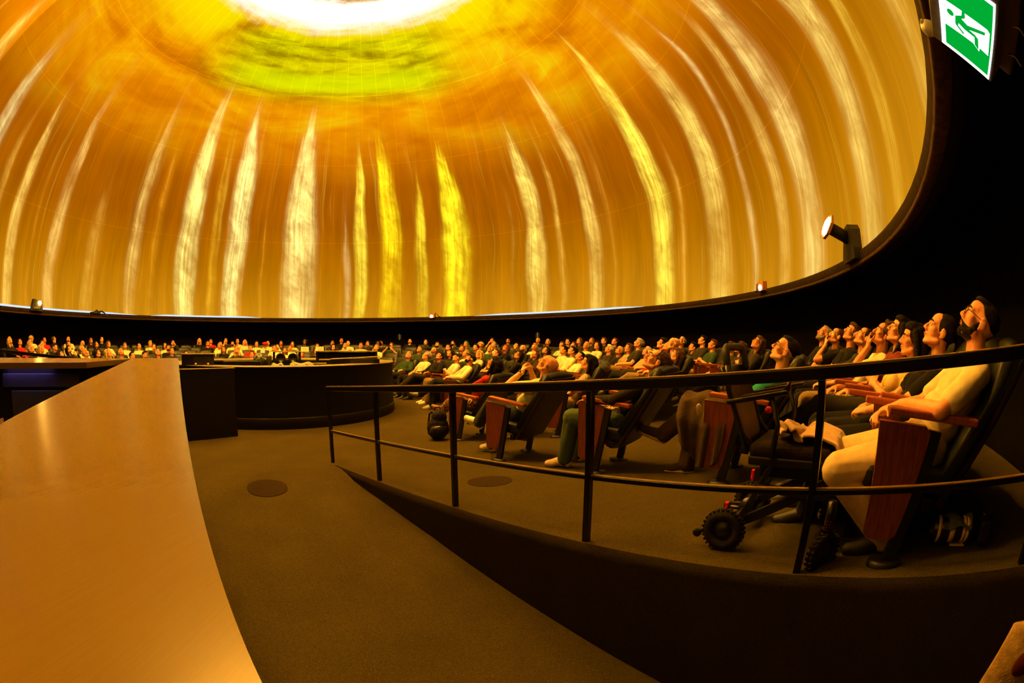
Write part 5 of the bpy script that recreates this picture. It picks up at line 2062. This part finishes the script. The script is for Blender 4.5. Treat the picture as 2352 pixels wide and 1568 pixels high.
def build_wheelchair():
    o = SN(0.455, 0.435)
    z0 = zfl(o.x, o.y)
    fw = -DR
    M = basis((o.x, o.y, z0), fw)
    root = empty('wheelchair')
    root.matrix_world = M
    tag(root, 'black electric wheelchair with red details parked between the handrail and the seats', 'wheelchair')
    k = mat('wheelchair_black', (0.006, 0.005, 0.004), 0.38, 0.5, 0.2)
    rub = mat('tyre_rubber', (0.013, 0.010, 0.006), 0.8, 0.2, 0.3)
    red = mat('red_plastic', (0.75, 0.010, 0.012), 0.4, 0.4, 0.05)
    pad = mat('padding_brown', (0.018, 0.010, 0.004), 0.85, 0.15, 0.3, 40, 0.3)
    steel = mat('steel', (0.5, 0.5, 0.5), 0.3, 0.5, 0.1, metal=1.0)
    foam = mat('grip_foam', (0.026, 0.024, 0.011), 0.6, 0.3, 0.2)

    def P(name, mb, mt, par=root, m=None):
        return obj(name, mb.mesh(name), mt, par, m)

    Rx = Matrix.Rotation(PI / 2, 4, 'X')
    for y in (-0.262, 0.262):
        w = P('rear_wheel', torus_tyre(0.112, 0.032), rub, root, Matrix.Translation((0.0, y, 0.112)) @ Rx)
        P('hub', MB().lathe([(0, 0.026), (0.03, 0.026), (0.035, 0.018), (0.065, 0.012), (0.082, 0.016), (0.082, -0.016), (0, -0.02)], 28), k, w)
        P('rim_ring', MB().lathe([(0.060, 0.018), (0.066, 0.020), (0.072, 0.018), (0.066, 0.014), (0.060, 0.018)], 28), steel if False else rub, w)
    for y, yaw in ((-0.350, 1.0), (0.23, 0.4)):
        m = Matrix.Translation((0.555, y, 0.105)) @ Matrix.Rotation(yaw, 4, 'Z') @ Rx
        w = P('front_wheel', torus_tyre(0.104, 0.024, 24), rub, root, m)
        P('hub', MB().lathe([(0, 0.02), (0.03, 0.02), (0.06, 0.010), (0.078, 0.012), (0.078, -0.012), (0, -0.02)], 24), k, w)
        fk = P('fork', MB().tube([(0.555, y, 0.215), (0.555, y, 0.36)], 0.024).tube([(0.555 + 0.05 * math.cos(yaw + PI / 2), y + 0.05 * math.sin(yaw + PI / 2), 0.10), (0.555 + 0.035 * math.cos(yaw + PI / 2), y + 0.035 * math.sin(yaw + PI / 2), 0.22), (0.555, y, 0.24)], 0.012), k)
        for i in range(4):
            P('spring_coil', MB().tube([(0.555 + 0.019 * math.cos(a), y + 0.019 * math.sin(a), 0.228 + 0.014 * i) for a in [2 * PI * j / 14 for j in range(14)]], 0.0042, 6, True), red, fk)
    for y in (-0.20, 0.20):
        P('side_frame', bar(MB(), (0.02, y, 0.12), (0.50, y, 0.40), 0.022, 0.05), k)
        P('cross_link', bar(MB(), (0.56, y * 1.1, 0.33), (0.12, y, 0.34), 0.022, 0.04), k)
        P('seat_strut', bar(MB(), (0.05, y, 0.14), (0.22, y, 0.50), 0.02, 0.03), k)
        P('back_post', MB().tube([(0.16, y * 0.92, 0.46), (0.02, y * 0.92, 0.60), (-0.06, y * 0.92, 0.80), (-0.075, y * 0.9, 0.93)], 0.015), k)
        # anti-tip arms
        P('anti_tip_arm', MB().tube([(0.0, y * 1.2, 0.10), (-0.15, y * 1.2, 0.075)], 0.012), k)
        P('anti_tip_wheel', MB().lathe([(0, 0.010), (0.016, 0.010), (0.024, 0.006), (0.024, -0.006), (0, -0.010)], 18, Matrix.Translation((-0.155, y * 1.2, 0.062)) @ Rx), rub)
    P('axle', MB().tube([(0, -0.25, 0.112), (0, 0.25, 0.112)], 0.018), k)
    P('motor', MB().lathe([(0, -0.06), (0.045, -0.06), (0.05, 0.06), (0, 0.06)], 20, Matrix.Translation((0.02, 0.12, 0.13)) @ Rx), k)
    P('battery_box', MB().box((0.30, 0.02, 0.42), (0.36, 0.34, 0.08), 0.012), k)
    P('seat_base', MB().box((0.28, 0, 0.475), (0.42, 0.42, 0.05), 0.012), k)
    P('seat_cushion', MB().box((0.285, 0, 0.525), (0.43, 0.43, 0.07), 0.028, None, 3), pad)
    # backrest panel bowed between the posts
    rows = []
    for i in range(9):
        t = i / 8
        z = 0.50 + 0.42 * t
        x = 0.08 - 0.155 * t
        rows.append([(x - 0.015 - 0.02 * math.cos(PI * (j / 8 - 0.5)), -0.20 + 0.40 * j / 8, z) for j in range(9)] + [(x - 0.035 - 0.02 * math.cos(PI * (j / 8 - 0.5)), -0.20 + 0.40 * j / 8, z) for j in range(8, -1, -1)])
    P('backrest', MB().sweep(rows, lambda r: r, True, True), k)
    # push handle loop
    P('push_handle', MB().tube([(-0.075, -0.165, 0.90), (-0.085, -0.165, 0.965), (-0.095, -0.150, 1.003), (-0.10, -0.11, 1.016), (-0.105, 0.0, 1.018), (-0.10, 0.11, 1.016), (-0.095, 0.150, 1.003), (-0.085, 0.165, 0.965), (-0.075, 0.165, 0.90)],
                               [0.019, 0.021, 0.022, 0.022, 0.020, 0.022, 0.022, 0.021, 0.019], 12), foam)
    for y in (-0.235, 0.235):
        a = P('armrest', bar(MB(), (-0.05, y, 0.755), (0.27, y, 0.815), 0.045, 0.022, 0.008), k)
        P('arm_pad', bar(MB(), (0.03, y, 0.785), (0.25, y, 0.826), 0.05, 0.016, 0.006), pad, a)
        P('arm_trim', bar(MB(), (-0.05, y - 0.026, 0.765), (0.26, y - 0.026, 0.823), 0.004, 0.006, 0.001), steel, a)
        P('arm_post', MB().tube([(0.20, y, 0.50), (0.22, y, 0.66), (0.18, y, 0.79)], 0.014), k)
    P('joystick', MB().tube([(0.26, -0.235, 0.82), (0.27, -0.235, 0.87)], [0.02, 0.008]), k)
    P('red_knob', MB().lathe([(0.018 * math.sin(PI * i / 8), -0.018 * math.cos(PI * i / 8)) for i in range(9)], 14, Matrix.Translation((0.155, -0.19, 0.722))), red)
    for x, y, z in ((-0.10, 0.06, 0.115), (-0.02, 0.28, 0.26)):
        P('red_tab', MB().box((x, y, z), (0.02, 0.03, 0.065), 0.004), red)
    P('tab_rail', MB().tube([(-0.10, 0.06, 0.12), (0.05, 0.10, 0.11)], 0.012), k)
    P('foot_plate', MB().box((0.70, 0, 0.10), (0.14, 0.30, 0.015), 0.004), k)
    for y in (-0.10, 0.10):
        P('foot_hanger', MB().tube([(0.50, y, 0.44), (0.62, y, 0.30), (0.68, y, 0.11)], 0.012), k)
    return M


WM = build_wheelchair()


# ------------------------------------------------------------------ cloth things
def cloth_grid(name, fn, nu, nv, th, mt, m=None, sub=1):
    v = []
    f = []
    for i in range(nu + 1):
        for j in range(nv + 1):
            v.append(fn(i / nu, j / nv))
    for i in range(nu):
        for j in range(nv):
            a = i * (nv + 1) + j
            f.append((a, a + 1, a + nv + 2, a + nv + 1))
    me = mesh_py(name, v, f, True)
    o = obj(name, me, mt)
    if m is not None: o.matrix_world = m
    so = o.modifiers.new('thick', 'SOLIDIFY')
    so.thickness = th
    so.offset = 0
    if sub:
        sb = o.modifiers.new('sub', 'SUBSURF')
        sb.levels = sub
        sb.render_levels = sub
    return o


def sfold(x, *ws):
    return sum(a * math.sin(f * x + p) for a, f, p in ws)


M_FLEECE = mat('beige_fleece', (0.50, 0.31, 0.16), 1.0, 0.05, 0.12, 40, 0.25, 120, sheen=0.3)


def blanket_fn(u, v):
    # v: along the seat from the back (0) to over the front edge (1); u: across
    y = -0.20 + 0.42 * u
    L = v * 0.66
    if L < 0.17:          # crumpled heap towards the back
        t = L / 0.17
        x = 0.20 + 0.13 * t + 0.03 * math.sin(9 * u + 2)
        z = 0.575 + 0.085 * math.sin(PI * min(1, 0.12 + t * 0.95)) * (0.55 + 0.45 * math.sin(5 * u + 0.6)) + 0.016 * math.sin(23 * t + 8 * u)
        y += 0.03 * math.sin(10 * t + 6 * u)
    elif L < 0.36:
        t = (L - 0.17) / 0.19
        x = 0.33 + 0.19 * t
        z = 0.585 + 0.022 * math.sin(PI * (1 - t) * 0.8) + 0.008 * math.sin(14 * u + 3 * t) - 0.012 * t
        y += 0.01 * math.sin(7 * t)
    else:
        t = (L - 0.36) / 0.30
        x = 0.52 + 0.045 * math.sin(PI * min(1, t * 1.5) * 0.5) + 0.02 * sfold(u, (1, 16, 0.3), (0.5, 29, 1.0)) * t
        z = 0.573 - 0.24 * t * (0.75 + 0.25 * math.sin(3 * u + 1.0))
    return (x, y, z)


o = cloth_grid('blanket', blanket_fn, 40, 48, 0.012, M_FLEECE, WM)
tag(o, 'crumpled beige fleece blanket lying over the seat of the wheelchair', 'blanket')

M_COAT = mat('brown_coat', (0.055, 0.034, 0.012), 0.85, 0.15, 0.2, 18, 0.3, 30)
RG = Matrix.Translation(root_gm.location) @ Matrix.Rotation(root_gm.rotation_euler.z, 4, 'Z')


def coat_fn(u, v):
    # hangs off the sitter's lap on the side of the handrail
    w = (u - 0.5)
    y = 0.26 + 0.46 * w * (1 - 0.25 * v) + 0.05 * v
    L = v * 0.78
    fold = 0.016 * sfold(u + 0.12 * v, (1, 15, 0.4), (0.8, 26, 1.7), (0.7, 7, 0.2)) * (0.3 + v)
    if L < 0.22:
        t = L / 0.22
        x = 0.10 - 0.27 * t
        z = 0.70 + 0.03 * math.sin(PI * t) + 0.012 * math.sin(13 * u)
    else:
        t = (L - 0.22) / 0.56
        x = -0.19 - 0.10 * min(1, t * 2.5) - fold
        z = 0.695 - 0.52 * t * (0.82 + 0.18 * math.sin(4 * u + 0.4))
    return (x, y + 0.012 * math.sin(6 * v + 5 * u), z)


o = cloth_grid('coat', coat_fn, 44, 36, 0.014, M_COAT, RG)
tag(o, 'dark brown coat draped over the lap and side of the man behind the wheelchair', 'coat')
o2 = MB().lathe([(0, 0.0), (0.05, 0.0), (0.055, 0.008), (0.05, 0.014), (0.03, 0.010), (0, 0.010)], 20, Matrix.Diagonal((1, 0.5, 1, 1))).build('folded_leaflet', mat('cream', (0.6, 0.5, 0.3), 0.5))
o2.matrix_world = RG @ Matrix.Translation((-0.315, 0.30, 0.62)) @ Matrix.Rotation(1.25, 4, 'Y')
tag(o2, 'pale oval badge pinned to the dark brown coat', 'badge')
o2.name = 'badge'


def build_backpack():
    x, y = -1.08, 6.55
    r = empty('backpack', (x, y, zfl(x, y)), math.radians(20))
    tag(r, 'black backpack slumped on the carpet in front of the inner row', 'backpack')
    mt = mat('backpack_black', (0.009, 0.007, 0.004), 0.8, 0.2, 0.4, 25, 0.5, 30)
    me = surf('backpack_bag', [ell('b', V(0, 0, 0.17), V(0.17, 0.12, 0.18)), ell('b', V(0.02, 0.0, 0.33), V(0.12, 0.09, 0.12)), ell('b', V(-0.03, -0.09, 0.12), V(0.12, 0.07, 0.11))], 0, 0.012, 3)
    obj('bag', me, mt, r)
    for s in (-1, 1):
        MB().tube([(0.07 * s, 0.06, 0.40), (0.10 * s, 0.14, 0.36), (0.12 * s, 0.15, 0.2), (0.12 * s, 0.10, 0.06)], 0.014, 8).build('shoulder_strap', mt, r)
    MB().tube([(-0.05, 0.02, 0.43), (-0.03, 0.02, 0.475), (0.03, 0.02, 0.475), (0.05, 0.02, 0.43)], 0.010, 8).build('top_handle', mt, r)
    MB().tube([(-0.12, -0.13, 0.20), (0.0, -0.165, 0.22), (0.09, -0.12, 0.20)], 0.005, 6).build('zip', mat('steel', (0.5, 0.5, 0.5), 0.3, 0.5, 0.1, metal=1.0), r)


build_backpack()


def build_photo_camera():
    x, y = 2.05, 1.06
    r = empty('photo_camera', (x, y, zfl(x, y)), math.radians(134))
    tag(r, 'black camera with a cream banded telephoto lens lying on the carpet under the end seat', 'camera')
    Rl = Matrix.Translation((0, 0, 0.085)) @ Matrix.Rotation(PI / 2, 4, 'Y')
    cr = mat('lens_cream', (0.90, 0.66, 0.30), 0.45, 0.4, 0.08)
    bk = mat('gear_black', (0.012, 0.012, 0.012), 0.3, 0.5, 0.2)
    MB().lathe([(0, -0.04), (0.048, -0.04), (0.058, 0.0), (0.060, 0.02), (0.060, 0.21), (0.056, 0.215), (0.05, 0.19), (0, 0.18)], 28, Rl).build('lens_barrel', bk, r)
    for a, b in ((0.0, 0.018), (0.022, 0.040), (0.085, 0.115), (0.170, 0.188)):
        MB().lathe([(0.0605, a), (0.063, a + 0.001), (0.063, b - 0.001), (0.0605, b)], 28, Rl).build('lens_band', cr, r)
    MB().box((-0.10, 0, 0.085), (0.075, 0.15, 0.115), 0.018, None, 3).build('camera_body', bk, r)
    MB().box((-0.10, 0, 0.155), (0.06, 0.06, 0.04), 0.012, None, 2).build('viewfinder', bk, r)
    MB().box((0.04, 0, 0.006), (0.09, 0.028, 0.010), 0.003).build('tripod_foot', cr, r)
    MB().tube([(0.015, 0, 0.012), (0.0, 0, 0.03)], 0.008).build('foot_post', cr, r)
    MB().tube([(0.01 + 0.0, -0.012 + 0.012 * math.cos(a), 0.030 + 0.012 * math.sin(a)) for a in [2 * PI * i / 14 for i in range(14)]], 0.003, 6, True).build('foot_screw', cr, r)
    rg = cloth_grid('lens_cloth', lambda u, v: (-0.01 + 0.17 * u, -0.07 + 0.14 * v, 0.150 + 0.012 * math.sin(9 * u + 4 * v) - 0.6 * (v - 0.5) ** 2 * 0.25), 14, 12, 0.003,
                    mat('grey_cloth', (0.10, 0.12, 0.09), 0.95, 0.1, 0.3), None, 1)
    rg.parent = r


build_photo_camera()


def build_tote():
    p = SN(-1.40, -0.15)
    r = empty('tote_bag', (p.x, p.y, -0.56), math.atan2(DR.y, DR.x))
    tag(r, 'cream canvas tote bag with dark red print hanging beside the ramp', 'bag')
    cm = mat('canvas_cream', (0.50, 0.33, 0.13), 0.95, 0.1, 0.25, 25, 0.3, 60)
    rows = []
    for i in range(11):
        t = i / 10
        w = 0.21 - 0.035 * t
        d = 0.045 * math.sin(PI * min(1, 0.15 + t * 0.75)) + 0.006
        rows.append([(w * math.cos(a), d * math.sin(a), 0.44 * t) for a in [2 * PI * k / 20 for k in range(20)]])
    MB().sweep(rows, lambda q: q, True, True).build('bag', cm, r)
    for s in (-1, 1):
        MB().tube([(0.08 * s, 0.0, 0.42), (0.06 * s, 0.02, 0.70), (0.03 * s, 0.13, 0.98), (0.0, 0.15, 1.0)], 0.008, 8).build('handle', cm, r)
    MB().lathe([(0, 0.008), (0.075, 0.006), (0.08, 0.0)], 28, Matrix.Translation((-0.02, 0.050, 0.25)) @ Matrix.Rotation(-PI / 2, 4, 'X')).build('print', mat('dark_red_print', (0.10, 0.008, 0.006), 0.7), r)


build_tote()


def build_papers():
    pm = mat('paper_white', (0.80, 0.72, 0.55), 0.8, 0.2, 0.03)
    ink = mat('ink_grey', (0.30, 0.25, 0.18), 0.9, 0.1, 0.0)
    # printed reservation sheets propped on two seat backs, the print too fine to read
    for az, lb in ((-26.0, 'white printed sheet propped on a seat back beyond the round console, left of its twin'), (-24.1, 'white printed sheet propped on the seat back above the wide pale desk')):
        p = polar(az, 15.35, 0.775)
        r = empty('printed_sheet', tuple(p), facing(az))
        tag(r, 'white printed sheet propped on a seat back beyond the round console', 'paper', 'printed sheets on seat backs')
        MB().box((0, 0, 0.08), (0.27, 0.004, 0.165), 0.001, Matrix.Rotation(-0.2, 4, 'X')).build('sheet', pm, r)
        for i in range(3):
            MB().box((0, -0.004, 0.12 - 0.035 * i), (0.20 - 0.03 * i, 0.003, 0.010), 0.0, Matrix.Rotation(-0.2, 4, 'X')).build('print_line', ink, r)
    for az, D, z, lb in ((-31.05, 17.8, 0.84, 'under the red cap'), (-31.4, 16.3, 0.72, 'on the seat below'), (-31.9, 15.0, 0.58, 'on the lowest seat')):
        p = polar(az, D, z)
        o = MB().box((0, 0, 0.08), (0.16, 0.004, 0.16), 0.001, Matrix.Rotation(-0.25, 4, 'X')).build('paper_slip', pm)
        o.matrix_world = Matrix.Translation(p) @ Matrix.Rotation(facing(az), 4, 'Z')
        tag(o, 'square white paper slip on an empty headrest ' + lb, 'paper')
    p = polar(-31.1, 17.8, 1.0)
    o = obj('red_cap', surf('red_cap', [ell('c', V(0, 0, 0.04), V(0.12, 0.11, 0.065)), cap('c', V(0, -0.08, 0.02), V(-0.03, -0.17, 0.015), 0.03, 0.015)], 0, 0.012, 2), mat('red_cloth', (0.75, 0.01, 0.01), 0.8))
    o.matrix_world = Matrix.Translation(p) @ Matrix.Rotation(facing(-31.1), 4, 'Z')
    tag(o, 'bright red cap left on top of an empty seat beyond the console', 'cap')


build_papers()
